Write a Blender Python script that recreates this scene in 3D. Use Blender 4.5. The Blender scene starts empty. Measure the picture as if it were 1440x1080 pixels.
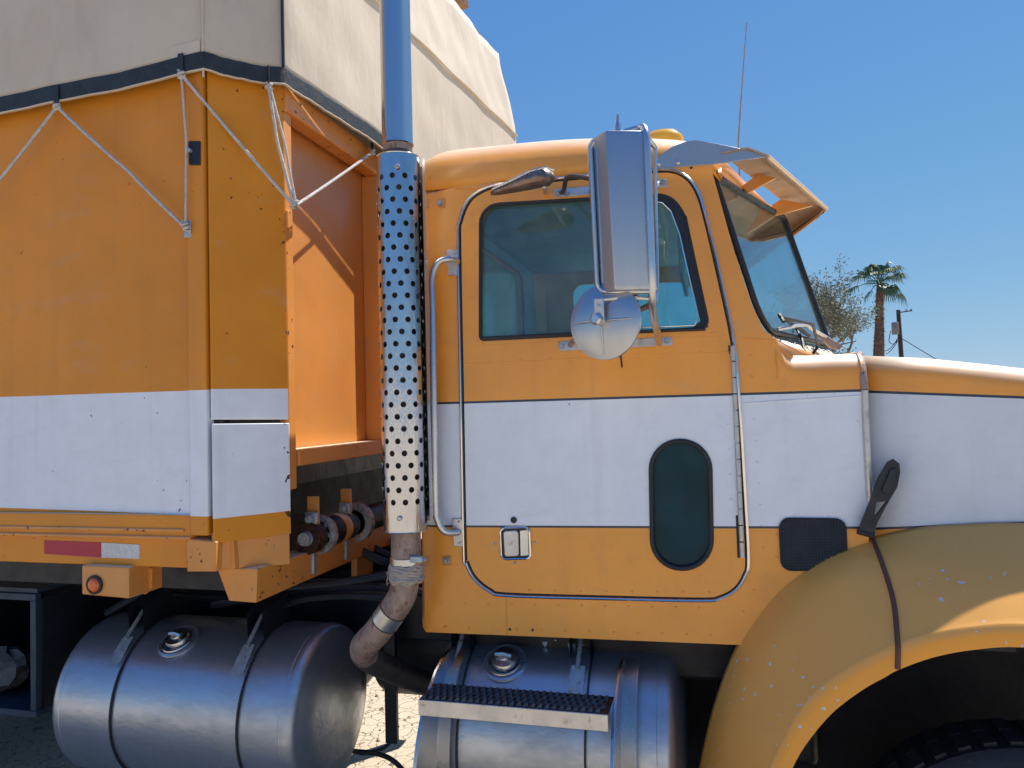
import bpy, math, random
from math import sin, cos, tan, pi, sqrt, radians
from mathutils import Vector, Matrix
from mathutils.geometry import delaunay_2d_cdt
random.seed(7)
SC = bpy.context.scene
COL = SC.collection
V = Vector

# ------------------------------------------------------------------ camera
F = 1040.0
CAMP = V((0, -2.6, 2.0))
YAW, PITCH, ROLL = radians(15), radians(2.0), radians(1.5)
f0 = V((-sin(YAW), cos(YAW), 0)); r0 = V((cos(YAW), sin(YAW), 0)); zz = V((0, 0, 1))
fw = f0 * cos(PITCH) + zz * sin(PITCH)
u0 = r0.cross(fw)
up = u0 * cos(ROLL) + r0 * sin(ROLL)
rt = r0 * cos(ROLL) - u0 * sin(ROLL)
cam_data = bpy.data.cameras.new('camera')
cam = bpy.data.objects.new('camera', cam_data); COL.objects.link(cam)
cam.matrix_world = Matrix(((rt.x, up.x, -fw.x, CAMP.x), (rt.y, up.y, -fw.y, CAMP.y), (rt.z, up.z, -fw.z, CAMP.z), (0, 0, 0, 1)))
cam_data.sensor_width = 36; cam_data.lens = 36 * F / 1440
cam_data.clip_end = 3000; cam_data.clip_start = 0.05
SC.camera = cam

# ------------------------------------------------------------------ light
SUN_EL, SUN_AZ = radians(60), radians(38)          # azimuth measured from +Y towards +X
sd = V((sin(SUN_AZ) * cos(SUN_EL), cos(SUN_AZ) * cos(SUN_EL), sin(SUN_EL)))
sl = bpy.data.lights.new('sun', 'SUN'); sl.energy = 4.7; sl.angle = radians(0.5); sl.color = (1.0, 0.95, 0.88)
so = bpy.data.objects.new('sun', sl); COL.objects.link(so)
so.rotation_euler = sd.to_track_quat('Z', 'Y').to_euler(); so.location = sd * 50
W = bpy.data.worlds.new('World'); SC.world = W; W.use_nodes = True
wn = W.node_tree.nodes; wl = W.node_tree.links
sky = wn.new('ShaderNodeTexSky'); sky.sky_type = 'NISHITA'; sky.sun_disc = False
sky.sun_elevation = SUN_EL; sky.sun_rotation = SUN_AZ
sky.air_density = 1.0; sky.dust_density = 0.0; sky.ozone_density = 4.5; sky.altitude = 1500
bg = wn['Background']; bg.inputs['Strength'].default_value = 0.095
# the whole sky is graded evenly, c * a / (1 + c * b) per channel, as the hazy desert air and the phone's exposure show it
def vm(op, a, b):
    x = wn.new('ShaderNodeVectorMath'); x.operation = op
    for i, v in enumerate((a, b)):
        if hasattr(v, 'is_linked'): wl.new(v, x.inputs[i])
        else: x.inputs[i].default_value = v
    return x.outputs[0]
graded = vm('DIVIDE', vm('MULTIPLY', sky.outputs[0], (.78, 1.48, 4.6)), vm('ADD', vm('MULTIPLY', sky.outputs[0], (.113, .243, .76)), (1, 1, 1)))
wl.new(graded, bg.inputs['Color'])
SC.view_settings.view_transform = 'Standard'; SC.view_settings.look = 'None'
SC.view_settings.exposure = 0.58; SC.view_settings.gamma = 1.0
try: SC.view_settings.use_curve_mapping = False
except Exception: pass
SC.cycles.max_bounces = 8; SC.cycles.transparent_max_bounces = 16
SC.cycles.sample_clamp_indirect = 6

# ------------------------------------------------------------------ survey helpers: a sight line met with a real plane
def ray(px, py): return fw * F + rt * (px - 720) + up * (540 - py)
def P(px, py, Y=0.0):
    d = ray(px, py); return CAMP + d * ((Y - CAMP.y) / d.y)
def PX(px, py, X):
    d = ray(px, py); return CAMP + d * ((X - CAMP.x) / d.x)
def PZ(px, py, Z):
    d = ray(px, py); return CAMP + d * ((Z - CAMP.z) / d.z)
def lerp(a, b, t): return a + (b - a) * t
def pw(x, tab):
    if x <= tab[0][0]: return tab[0][1]
    for (a, b), (c, d) in zip(tab, tab[1:]):
        if x <= c: return b + (d - b) * (x - a) / (c - a)
    return tab[-1][1]

# ------------------------------------------------------------------ materials
def nt(name):
    m = bpy.data.materials.new(name); m.use_nodes = True
    n = m.node_tree.nodes; return m, n, m.node_tree.links, n['Principled BSDF']
def MIX(n, l, a, b, fac, mode='MIX'):
    x = n.new('ShaderNodeMix'); x.data_type = 'RGBA'; x.blend_type = mode
    for s, v in (('A', a), ('B', b)):
        k = [i for i in x.inputs if i.name == s and i.type == 'RGBA'][0]
        if hasattr(v, 'is_linked'): l.new(v, k)
        else: k.default_value = (*v, 1)
    if hasattr(fac, 'is_linked'): l.new(fac, x.inputs[0])
    else: x.inputs[0].default_value = fac
    return [o for o in x.outputs if o.type == 'RGBA'][0]
def MATH(n, l, op, a, b=None, c=None, clamp=False):
    x = n.new('ShaderNodeMath'); x.operation = op; x.use_clamp = clamp
    for i, v in enumerate((a, b, c)):
        if v is None: continue
        if hasattr(v, 'is_linked'): l.new(v, x.inputs[i])
        else: x.inputs[i].default_value = v
    return x.outputs[0]
def NOISE(n, l, scale, detail=4, rough=.55, stretch=None, co=None):
    if co is None:
        g = n.new('ShaderNodeNewGeometry'); co = g.outputs['Position']
    if stretch:
        mp = n.new('ShaderNodeMapping'); mp.inputs['Scale'].default_value = stretch; l.new(co, mp.inputs[0]); co = mp.outputs[0]
    t = n.new('ShaderNodeTexNoise'); t.inputs['Scale'].default_value = scale
    t.inputs['Detail'].default_value = detail; t.inputs['Roughness'].default_value = rough
    l.new(co, t.inputs['Vector']); return t.outputs['Fac']
def RAMP(n, l, fac, a, b, lo=0., hi=1.):
    r = n.new('ShaderNodeMapRange'); l.new(fac, r.inputs[0]); r.inputs[1].default_value = a; r.inputs[2].default_value = b
    r.inputs[3].default_value = lo; r.inputs[4].default_value = hi; return r.outputs[0]
def BUMP(n, l, b, h, st, dist=.01):
    x = n.new('ShaderNodeBump'); x.inputs['Strength'].default_value = st; x.inputs['Distance'].default_value = dist
    l.new(h, x.inputs['Height']); l.new(x.outputs[0], b.inputs['Normal']); return x
def mat(name, col, rough=.5, metal=0., var=.15, scale=6., bump=0., bscale=40., dirt=None, dirt_at=(.55, .7), stretch=None, coat=0., rvar=.1):
    m, n, l, b = nt(name)
    f = NOISE(n, l, scale, 5, .6, stretch)
    c = MIX(n, l, tuple(x * (1 - var) for x in col), tuple(min(1, x * (1 + var)) for x in col), RAMP(n, l, f, .3, .7))
    if dirt:
        d = NOISE(n, l, scale * 2.7, 8, .7, stretch)
        c = MIX(n, l, c, dirt, RAMP(n, l, d, *dirt_at))
    l.new(c, b.inputs['Base Color']); b.inputs['Metallic'].default_value = metal
    rr = NOISE(n, l, scale * 1.7, 6, .65, stretch); l.new(RAMP(n, l, rr, .3, .7, max(.02, rough - rvar), rough + rvar), b.inputs['Roughness'])
    if coat: b.inputs['Coat Weight'].default_value = coat; b.inputs['Coat Roughness'].default_value = .12
    if bump: BUMP(n, l, b, NOISE(n, l, bscale, 6, .6, stretch), bump)
    return m

ORANGE = (.92, .365, .040); WHITE = (.80, .85, .90); NAVY = (.012, .03, .05)
def band_paint(name, hi, lo, line=True, base=ORANGE, rust=.785, rough=.42, x_axis=True, chips=True, white=WHITE, coat=.5, bl=(.6, .98), edge_x=None):
    """orange lacquer with a painted white band: z between lo and hi, each (a, b): z = a + b*x"""
    m, n, l, b = nt(name)
    g = n.new('ShaderNodeNewGeometry'); s = n.new('ShaderNodeSeparateXYZ'); l.new(g.outputs['Position'], s.inputs[0])
    f = NOISE(n, l, 1.6, 6, .6)
    f2 = NOISE(n, l, 9, 6, .7)
    oc = MIX(n, l, tuple(x * .86 for x in base), tuple(x * 1.08 for x in base), RAMP(n, l, f, .3, .7))
    oc = MIX(n, l, oc, (.5, .24, .075), RAMP(n, l, f2, .55, .85, 0, .45))
    wc = MIX(n, l, tuple(x * .92 for x in white), white, RAMP(n, l, f2, .35, .65))
    def zl(ab): return MATH(n, l, 'SUBTRACT', s.outputs['Z'], MATH(n, l, 'ADD', MATH(n, l, 'MULTIPLY', s.outputs['X'], ab[1]), ab[0]))
    if hi is not None:
        dh = zl(hi); dl = zl(lo)
        inside = MATH(n, l, 'MULTIPLY', MATH(n, l, 'LESS_THAN', dh, 0.), MATH(n, l, 'GREATER_THAN', dl, 0.))
        c = MIX(n, l, oc, wc, inside)
        if line:
            a1 = MATH(n, l, 'LESS_THAN', MATH(n, l, 'ABSOLUTE', dh), .0042); a2 = MATH(n, l, 'LESS_THAN', MATH(n, l, 'ABSOLUTE', dl), .0038)
            c = MIX(n, l, c, NAVY, MATH(n, l, 'MAXIMUM', a1, a2))
    else: c = oc
    if chips:
        k = NOISE(n, l, 42, 2, .5); k2 = NOISE(n, l, 2.2, 3, .5)
        kk = MATH(n, l, 'MULTIPLY', MATH(n, l, 'GREATER_THAN', k, rust), MATH(n, l, 'GREATER_THAN', k2, .5))
        if edge_x is not None:
            thr = MATH(n, l, 'SUBTRACT', .78, RAMP(n, l, s.outputs['X'], edge_x - .012, edge_x, 0, .16))
            kk = MATH(n, l, 'MAXIMUM', kk, MATH(n, l, 'GREATER_THAN', k, thr))
        c = MIX(n, l, c, (.09, .035, .015), kk)
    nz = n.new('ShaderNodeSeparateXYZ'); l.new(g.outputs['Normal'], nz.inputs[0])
    c = MIX(n, l, c, (.88, .77, .58), RAMP(n, l, nz.outputs['Z'], bl[0], bl[1], 0, .9))  # sun and sky glare on upward faces painted in as cream
    # hand-high grime and water streaks
    st = NOISE(n, l, 14, 5, .6, (1, 1, .06))
    c = MIX(n, l, c, (.2, .13, .08), RAMP(n, l, st, .56, .8, 0, .12))
    sm = NOISE(n, l, 5.5, 7, .72, (.6, 1, 1.6))
    c = MIX(n, l, c, (.42, .36, .30), RAMP(n, l, sm, .56, .8, 0, .32))
    l.new(c, b.inputs['Base Color'])
    l.new(RAMP(n, l, f2, .3, .7, rough - .1, rough + .14), b.inputs['Roughness'])
    b.inputs['Coat Weight'].default_value = coat; b.inputs['Coat Roughness'].default_value = .32
    if not coat: b.inputs['Specular IOR Level'].default_value = .3
    bp = BUMP(n, l, b, NOISE(n, l, 3.5, 3, .5), .18, .02)
    return m

def line_fit(pts, Y=0.0):
    a = P(*pts[0], Y); b = P(*pts[1], Y); s = (b.z - a.z) / (b.x - a.x); return (a.z - s * a.x, s)

M = {}
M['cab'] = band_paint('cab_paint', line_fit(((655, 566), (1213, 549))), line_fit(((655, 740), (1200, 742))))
M['hood'] = band_paint('hood_paint', line_fit(((1222, 551), (1440, 559)), .04), line_fit(((1222, 744), (1440, 736)), .02), chips=False, white=(.70, .75, .80), bl=(.3, .85))  # white band darker here, curvature shading put into its colour
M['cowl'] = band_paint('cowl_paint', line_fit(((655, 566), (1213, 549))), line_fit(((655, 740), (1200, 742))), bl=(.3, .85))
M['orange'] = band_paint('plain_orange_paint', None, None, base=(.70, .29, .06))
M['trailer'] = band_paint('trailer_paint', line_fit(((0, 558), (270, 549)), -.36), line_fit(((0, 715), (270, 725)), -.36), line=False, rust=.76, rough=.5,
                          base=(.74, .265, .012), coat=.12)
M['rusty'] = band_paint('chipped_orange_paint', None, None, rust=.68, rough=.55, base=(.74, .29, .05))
M['faded'] = mat('sun_bleached_orange_paint', (.52, .27, .07), .42, 0, .14, 3, dirt=(.42, .25, .1), dirt_at=(.5, .8), coat=.3)
M['cream'] = mat('cream_orange_clearcoat', (.8, .58, .33), .35, 0, .08, 3, coat=.3)  # even cream tone for the visor's front edge
def streaked(name, col, rough, blot, bcol=(.1, .1, .1), bump=.05, stretch=(1, 1, 1), fine=60, metal=1.):
    m, n, l, b = nt(name)
    a = NOISE(n, l, 5, 8, .65, stretch); f = NOISE(n, l, fine, 3, .6, stretch)
    c = MIX(n, l, col, bcol, RAMP(n, l, a, .45, .75, 0, blot))
    l.new(c, b.inputs['Base Color']); b.inputs['Metallic'].default_value = metal
    l.new(RAMP(n, l, a, .3, .7, rough * .7, rough * 1.5), b.inputs['Roughness'])
    h = MATH(n, l, 'ADD', MATH(n, l, 'MULTIPLY', a, 1.), MATH(n, l, 'MULTIPLY', f, .12))
    BUMP(n, l, b, h, bump, .02); return m
M['tank'] = streaked('weathered_aluminium', (.50, .54, .60), .34, .7, (.24, .27, .31), .2, (.5, 1, 1), metal=.82)
M['chrome'] = streaked('polished_steel', (.80, .76, .71), .10, .25, (.45, .42, .40), .10, (1, 1, .35))
M['steel'] = streaked('dull_stainless', (.60, .61, .63), .28, .25, (.38, .34, .30), .05)
M['pipe'] = streaked('brushed_stack_pipe', (.70, .66, .61), .22, .35, (.38, .33, .30), .05, (1, 1, .1))
M['alu'] = mat('bare_aluminium', (.62, .6, .57), .42, .75, .12, 9, bump=.1, dirt=(.36, .28, .22))
M['mirror'] = streaked('mirror_shell_stainless', (.50, .52, .55), .30, .35, (.33, .33, .35), .06, (1, 1, .2))
M['heat'] = mat('heat_stained_steel', (.34, .25, .21), .62, .35, .32, 16, bump=.45, bscale=90, dirt=(.16, .08, .05), dirt_at=(.52, .66), stretch=(1, 1, .6), rvar=.18)
M['wrap'] = mat('frayed_glass_wrap', (.5, .43, .36), .9, 0, .25, 40, bump=.9, bscale=160)
M['darkpipe'] = mat('sooty_pipe', (.07, .06, .06), .6, .3, .3, 12, bump=.2)
M['bore'] = mat('muffler_inside_guard', (.10, .085, .08), .55, .4, .3, 12)
M['black'] = mat('black_rubber', (.016, .019, .025), .55, 0, .3, 20, bump=.08)
M['blackmetal'] = mat('black_painted_steel', (.009, .014, .024), .45, 0, .3, 9, bump=.2, dirt=(.05, .04, .03), dirt_at=(.6, .8))
M['shadowy'] = mat('grimy_shaded_steel', (.010, .007, .009), .6, 0, .4, 6, bump=.3, dirt=(.03, .014, .012), dirt_at=(.55, .75))  # near-black steel with grime, underbody shade put into the colour
M['shield'] = streaked('perforated_stainless', (.56, .57, .60), .15, .7, (.26, .25, .25), .55, (1, 1, .16), fine=30)  # dark vertical streaks painted in for reflected surroundings
M['blueblack'] = mat('navy_painted_steel', (.02, .045, .075), .45, 0, .3, 6, bump=.15, dirt=(.05, .045, .04), dirt_at=(.6, .8))
M['tyre'] = mat('tyre_rubber', (.022, .022, .024), .62, 0, .3, 10, bump=.2, dirt=(.09, .075, .06), dirt_at=(.55, .8))
M['grease'] = mat('greasy_rusty_iron', (.05, .022, .018), .32, .5, .5, 30, bump=.8, bscale=70, dirt=(.3, .14, .08), dirt_at=(.6, .75))
M['galv'] = mat('galvanised_bolt', (.38, .45, .50), .45, .5, .2, 20, bump=.2, dirt=(.12, .08, .05))
M['ring'] = mat('worn_seal_ring', (.42, .43, .44), .45, .4, .25, 25, dirt=(.1, .06, .04), dirt_at=(.5, .65))
M['rope'] = mat('white_braided_rope', (.62, .6, .57), .85, 0, .2, 60, bump=.8, bscale=220)
M['interior'] = mat('grey_cab_trim', (.30, .38, .42), .7, 0, .15, 5)
M['headliner'] = mat('pale_headliner', (.42, .48, .5), .85, 0, .1, 5)
M['seat'] = mat('dark_seat_cloth', (.09, .12, .15), .9, 0, .2, 12, bump=.3)
M['hingem'] = mat('hinge_aluminium', (.5, .5, .5), .4, .7, .12, 12, bump=.1)
M['lampo'] = mat('amber_lens', (.75, .14, .015), .2, 0, .15, 20, coat=.5)
M['lampy'] = mat('yellow_lens', (.95, .45, .02), .2, 0, .1, 20, coat=.5)
M['wood'] = mat('weathered_wood', (.25, .13, .07), .85, 0, .3, 20, bump=.5)
M['visorside'] = mat('grey_fibreglass_gloss', (.32, .38, .44), .22, .35, .08, 4, coat=.5)
M['underv'] = mat('visor_primer', (.46, .30, .20), .6, 0, .15, 6, dirt=(.3, .2, .14))

def glass(name, tint, refl=1.0, rough=.02, d0=.015, d1=.12, dc=(.30, .30, .28)):
    m, n, l, b = nt(name); n.remove(b); out = n['Material Output']
    t = n.new('ShaderNodeBsdfTransparent'); t.inputs[0].default_value = (*tint, 1)
    g = n.new('ShaderNodeBsdfGlossy'); g.inputs['Roughness'].default_value = rough
    d = n.new('ShaderNodeBsdfDiffuse'); d.inputs[0].default_value = (*dc, 1)
    lw = n.new('ShaderNodeLayerWeight'); lw.inputs[0].default_value = .5
    sch = MATH(n, l, 'ADD', MATH(n, l, 'MULTIPLY', MATH(n, l, 'POWER', lw.outputs['Facing'], 5.), .96), .04)
    x = n.new('ShaderNodeMixShader'); y = n.new('ShaderNodeMixShader')
    l.new(MATH(n, l, 'MULTIPLY', sch, refl, clamp=True), x.inputs[0]); l.new(t.outputs[0], x.inputs[1]); l.new(g.outputs[0], x.inputs[2])
    dust = NOISE(n, l, 7, 7, .7)
    l.new(RAMP(n, l, dust, .4, .8, d0, d1), y.inputs[0]); l.new(x.outputs[0], y.inputs[1]); l.new(d.outputs[0], y.inputs[2])
    l.new(y.outputs[0], out.inputs[0]); return m
M['glass'] = glass('tinted_side_glass', (.66, .88, .90), 1.5, d0=.05, d1=.19, dc=(.34, .42, .48))
M['wglass'] = glass('windshield_glass', (.74, .92, .93), 1.3, d0=.03, d1=.14)
M['darkglass'] = glass('dark_peephole_glass', (.10, .45, .52), .45, d0=.06, d1=.18, dc=(.03, .26, .33))
M['rearglass'] = glass('rear_glass', (.75, .82, .72), 1, d0=.35, d1=.6, dc=(.60, .60, .52))

def tarp_mat(name, col, dirt):
    m, n, l, b = nt(name)
    a = NOISE(n, l, 1.3, 6, .6); c0 = NOISE(n, l, 7, 8, .7, (1, 1, .35)); w = NOISE(n, l, 3.2, 5, .6, (1.2, 1.2, .5)); fine = NOISE(n, l, 420, 2, .5)
    c = MIX(n, l, col, tuple(x * .86 for x in col), RAMP(n, l, a, .35, .7))
    c = MIX(n, l, c, dirt, RAMP(n, l, c0, .52, .82, 0, .55))
    l.new(c, b.inputs['Base Color']); b.inputs['Roughness'].default_value = .75
    h = MATH(n, l, 'ADD', MATH(n, l, 'MULTIPLY', w, 1.2), MATH(n, l, 'MULTIPLY', fine, .02))
    BUMP(n, l, b, h, .32, .03); return m
M['tarp'] = tarp_mat('dusty_beige_vinyl', (.60, .52, .41), (.43, .33, .26))
M['tarphem'] = mat('black_webbing', (.018, .026, .034), .6, 0, .3, 15, bump=.3, dirt=(.1, .09, .08), dirt_at=(.6, .8))

# ------------------------------------------------------------------ object helpers
def link(o, parent=None):
    COL.objects.link(o)
    if parent is not None:
        o.parent = parent; o.matrix_parent_inverse = Matrix.Translation(-parent.matrix_world.translation) if parent.parent is None else Matrix.Identity(4)
    return o
def root(name, loc, label, cat, group=None):
    o = bpy.data.objects.new(name, None); COL.objects.link(o); o.location = loc; o.matrix_world = Matrix.Translation(loc)
    o.empty_display_size = .1; o['label'] = label; o['category'] = cat
    if group: o['group'] = group
    return o
def mesh(vs, fs, ms, ang=35):
    me = bpy.data.meshes.new('m'); me.from_pydata([tuple(v) for v in vs], [], fs); me.validate(); me.update()
    me.materials.append(ms)
    if ang:
        me.polygons.foreach_set('use_smooth', [True] * len(me.polygons)); me.set_sharp_from_angle(angle=radians(ang))
    return me
def mk(name, vs, fs, ms, parent=None, ang=35, bevel=0, label=None):
    if isinstance(ms, str): ms = M[ms]
    me = mesh(vs, fs, ms, ang); me.name = name
    o = bpy.data.objects.new(name, me); link(o, parent)
    if bevel:
        b = o.modifiers.new('bevel', 'BEVEL'); b.width = bevel; b.segments = 2; b.limit_method = 'ANGLE'; b.angle_limit = radians(40)
        b.harden_normals = False
    if label: o['label'] = label
    return o
class G:
    """gathers geometry for one mesh"""
    def __init__(s): s.v = []; s.f = []
    def add(s, vs, fs):
        k = len(s.v); s.v += [V(a) for a in vs]; s.f += [tuple(i + k for i in f) for f in fs]; return s
    def box(s, a, b):
        x0, y0, z0 = a; x1, y1, z1 = b
        return s.add([(x0, y0, z0), (x1, y0, z0), (x1, y1, z0), (x0, y1, z0), (x0, y0, z1), (x1, y0, z1), (x1, y1, z1), (x0, y1, z1)],
                     [(0, 3, 2, 1), (4, 5, 6, 7), (0, 1, 5, 4), (1, 2, 6, 5), (2, 3, 7, 6), (3, 0, 4, 7)])
    def prism(s, pts, off):
        """pts: planar loop of 3d points, off: extrusion vector"""
        off = V(off); n = len(pts); a = [V(p) for p in pts]; b = [p + off for p in a]
        return s.add(a + b, [tuple(range(n)), tuple(range(2 * n - 1, n - 1, -1))] + [((i + 1) % n, i, i + n, (i + 1) % n + n) for i in range(n)])
    def tube(s, pts, r, seg=12, closed=False, caps=True):
        pts = [V(p) for p in pts]; n = len(pts); rs = r if isinstance(r, (list, tuple)) else [r] * n
        t0 = (pts[1] - pts[0]).normalized(); a = V((0, 0, 1)) if abs(t0.z) < .9 else V((1, 0, 0))
        nn = t0.cross(a).normalized(); vs = []; fs = []; prev = t0
        for i in range(n):
            if closed: t = (pts[(i + 1) % n] - pts[i - 1]).normalized()
            else: t = (pts[min(i + 1, n - 1)] - pts[max(i - 1, 0)]).normalized()
            q = prev.rotation_difference(t); nn = (q @ nn); nn = (nn - t * nn.dot(t)).normalized(); prev = t; bb = t.cross(nn)
            for k in range(seg):
                an = 2 * pi * k / seg; vs.append(pts[i] + (nn * cos(an) + bb * sin(an)) * rs[i])
        m = n if closed else n - 1
        for i in range(m):
            for k in range(seg):
                a_ = i * seg + k; b_ = i * seg + (k + 1) % seg; c_ = ((i + 1) % n) * seg + (k + 1) % seg; d_ = ((i + 1) % n) * seg + k
                fs.append((a_, b_, c_, d_))
        if caps and not closed: fs += [tuple(range(seg - 1, -1, -1)), tuple(range((n - 1) * seg, n * seg))]
        return s.add(vs, fs)
    def lathe(s, prof, o, ax=(0, 0, 1), seg=32, a0=0., a1=2 * pi):
        """prof: (radius, along) pairs"""
        ax = V(ax).normalized(); o = V(o); h = V((0, 0, 1)) if abs(ax.z) < .9 else V((1, 0, 0)); e1 = ax.cross(h).normalized(); e2 = ax.cross(e1)
        full = abs(a1 - a0 - 2 * pi) < 1e-6; m = seg if full else seg + 1; vs = []; fs = []
        for r, z in prof:
            for k in range(m):
                an = a0 + (a1 - a0) * k / seg; vs.append(o + ax * z + (e1 * cos(an) + e2 * sin(an)) * max(r, 1e-5))
        for i in range(len(prof) - 1):
            for k in range(seg):
                k2 = (k + 1) % m; fs.append((i * m + k, i * m + k2, (i + 1) * m + k2, (i + 1) * m + k))
        return s.add(vs, fs)
    def mk(s, name, m, parent=None, **kw): return mk(name, s.v, s.f, m, parent, **kw)
def smooth_path(pts, k=6, closed=False):
    pts = [V(p) for p in pts]; n = len(pts); out = []
    rng = range(n) if closed else range(n - 1)
    for i in rng:
        if closed: p0, p1, p2, p3 = pts[i - 1], pts[i], pts[(i + 1) % n], pts[(i + 2) % n]
        else: p0, p1, p2, p3 = pts[max(i - 1, 0)], pts[i], pts[i + 1], pts[min(i + 2, n - 1)]
        for j in range(k):
            t = j / k
            out.append(.5 * ((2 * p1) + (p2 - p0) * t + (2 * p0 - 5 * p1 + 4 * p2 - p3) * t * t + (3 * p1 - p0 - 3 * p2 + p3) * t ** 3))
    if not closed: out.append(pts[-1])
    return out
def round_poly(pts, rad, k=6):
    """round the corners of a 2d loop; rad a number or one per corner"""
    n = len(pts); out = []
    for i in range(n):
        p = V(pts[i]); a = V(pts[i - 1]); b = V(pts[(i + 1) % n]); r = rad[i] if isinstance(rad, (list, tuple)) else rad
        da = (a - p); db = (b - p); r = min(r, da.length * .49, db.length * .49)
        if r <= 0: out.append(tuple(p)); continue
        p1 = p + da.normalized() * r; p2 = p + db.normalized() * r
        w = cos((pi - da.angle(db)) / 2)
        for j in range(k + 1):
            t = j / k; out.append(tuple(((1 - t) ** 2 * p1 + 2 * w * t * (1 - t) * p + t * t * p2) / ((1 - t) ** 2 + 2 * w * t * (1 - t) + t * t)))
    return out
def inpoly(x, y, poly):
    c = False; n = len(poly); j = n - 1
    for i in range(n):
        xi, yi = poly[i][0], poly[i][1]; xj, yj = poly[j][0], poly[j][1]
        if (yi > y) != (yj > y) and x < (xj - xi) * (y - yi) / (yj - yi) + xi: c = not c
        j = i
    return c
def skin(name, outer, holes, surf, thick, ms, parent, res=.06, flip=1, ang=30, label=None):
    """sheet over an (x, z) outline with openings, following y = surf(x, z), with real thickness (towards +y * flip)"""
    loops = [outer] + holes; vs = []; es = []
    for lp in loops:
        k = len(vs); n = len(lp); vs += [V((p[0], p[1])) for p in lp]; es += [(k + i, k + (i + 1) % n) for i in range(n)]
    x0 = min(p[0] for p in outer); x1 = max(p[0] for p in outer); z0 = min(p[1] for p in outer); z1 = max(p[1] for p in outer)
    nx = int((x1 - x0) / res) + 1; nz = int((z1 - z0) / res) + 1
    def dmin(x, z):
        d = 9
        for lp in loops:
            for p in lp: d = min(d, abs(p[0] - x) + abs(p[1] - z))
        return d
    for i in range(1, nx):
        for j in range(1, nz):
            x = x0 + (x1 - x0) * i / nx; z = z0 + (z1 - z0) * j / nz
            if inpoly(x, z, outer) and not any(inpoly(x, z, h) for h in holes) and dmin(x, z) > res * .3: vs.append(V((x, z)))
    ov, oe, of, _, _, _ = delaunay_2d_cdt(vs, es, [], 0, 1e-5)
    tris = []
    for f in of:
        c = sum((ov[i] for i in f), V((0, 0))) / len(f)
        if inpoly(c.x, c.y, outer) and not any(inpoly(c.x, c.y, h) for h in holes): tris.append(tuple(f))
    n = len(ov); A = [V((p.x, surf(p.x, p.y), p.y)) for p in ov]; B = [a + V((0, thick * flip, 0)) for a in A]
    fs = [t for t in tris] + [tuple(i + n for i in reversed(t)) for t in tris]
    cnt = {}
    for t in tris:
        for i in range(len(t)):
            a, b = t[i], t[(i + 1) % len(t)]; cnt[(a, b)] = 1
    for (a, b) in list(cnt):
        if (b, a) not in cnt: fs.append((b, a, a + n, b + n))
    used = sorted({i for f in fs for i in f}); mp = {o: i for i, o in enumerate(used)}; allv = A + B
    return mk(name, [allv[i] for i in used], [tuple(mp[i] for i in f) for f in fs], ms, parent, ang=ang, label=label)
def slab(name, pxs, Y, t, ms, parent, holes=(), bevel=.003, label=None):
    o = [(P(a, b, Y).x, P(a, b, Y).z) for a, b in pxs]
    hs = [[(P(a, b, Y).x, P(a, b, Y).z) for a, b in h] for h in holes]
    if holes: return skin(name, o, hs, lambda x, z: Y, t, ms, parent, res=.4, label=label)
    g = G().prism([(x, Y, z) for x, z in o], (0, t, 0)); return g.mk(name, ms, parent, bevel=bevel, label=label)
def slabX(name, pxs, X, t, ms, parent, bevel=.003, label=None):
    g = G().prism([PX(a, b, X) for a, b in pxs], (-t, 0, 0)); return g.mk(name, ms, parent, bevel=bevel, label=label)
def pieces(name, me, locs, parent, rots=None):
    out = []
    for i, p in enumerate(locs):
        o = bpy.data.objects.new(name, me); link(o, parent); o.location = p
        if rots: o.rotation_euler = rots[i] if isinstance(rots, list) else rots
        out.append(o)
    return out
def dome_mesh(r, h, ms, seg=12, axis=(0, -1, 0)):
    g = G().lathe([(r, -.001), (r, h * .35), (r * .75, h * .8), (0, h)], (0, 0, 0), axis, seg); return mesh(g.v, g.f, M[ms], 50)
def bolt_mesh(r, h, ms, axis=(0, -1, 0), hexa=True):
    g = G().lathe([(r * 1.45, 0), (r * 1.45, h * .2), (0, h * .22)], (0, 0, 0), axis, 16).lathe([(r, 0), (r, h), (r * .8, h * 1.15), (0, h * 1.15)], (0, 0, 0), axis, 6 if hexa else 14)
    return mesh(g.v, g.f, M[ms], 30)

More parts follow.
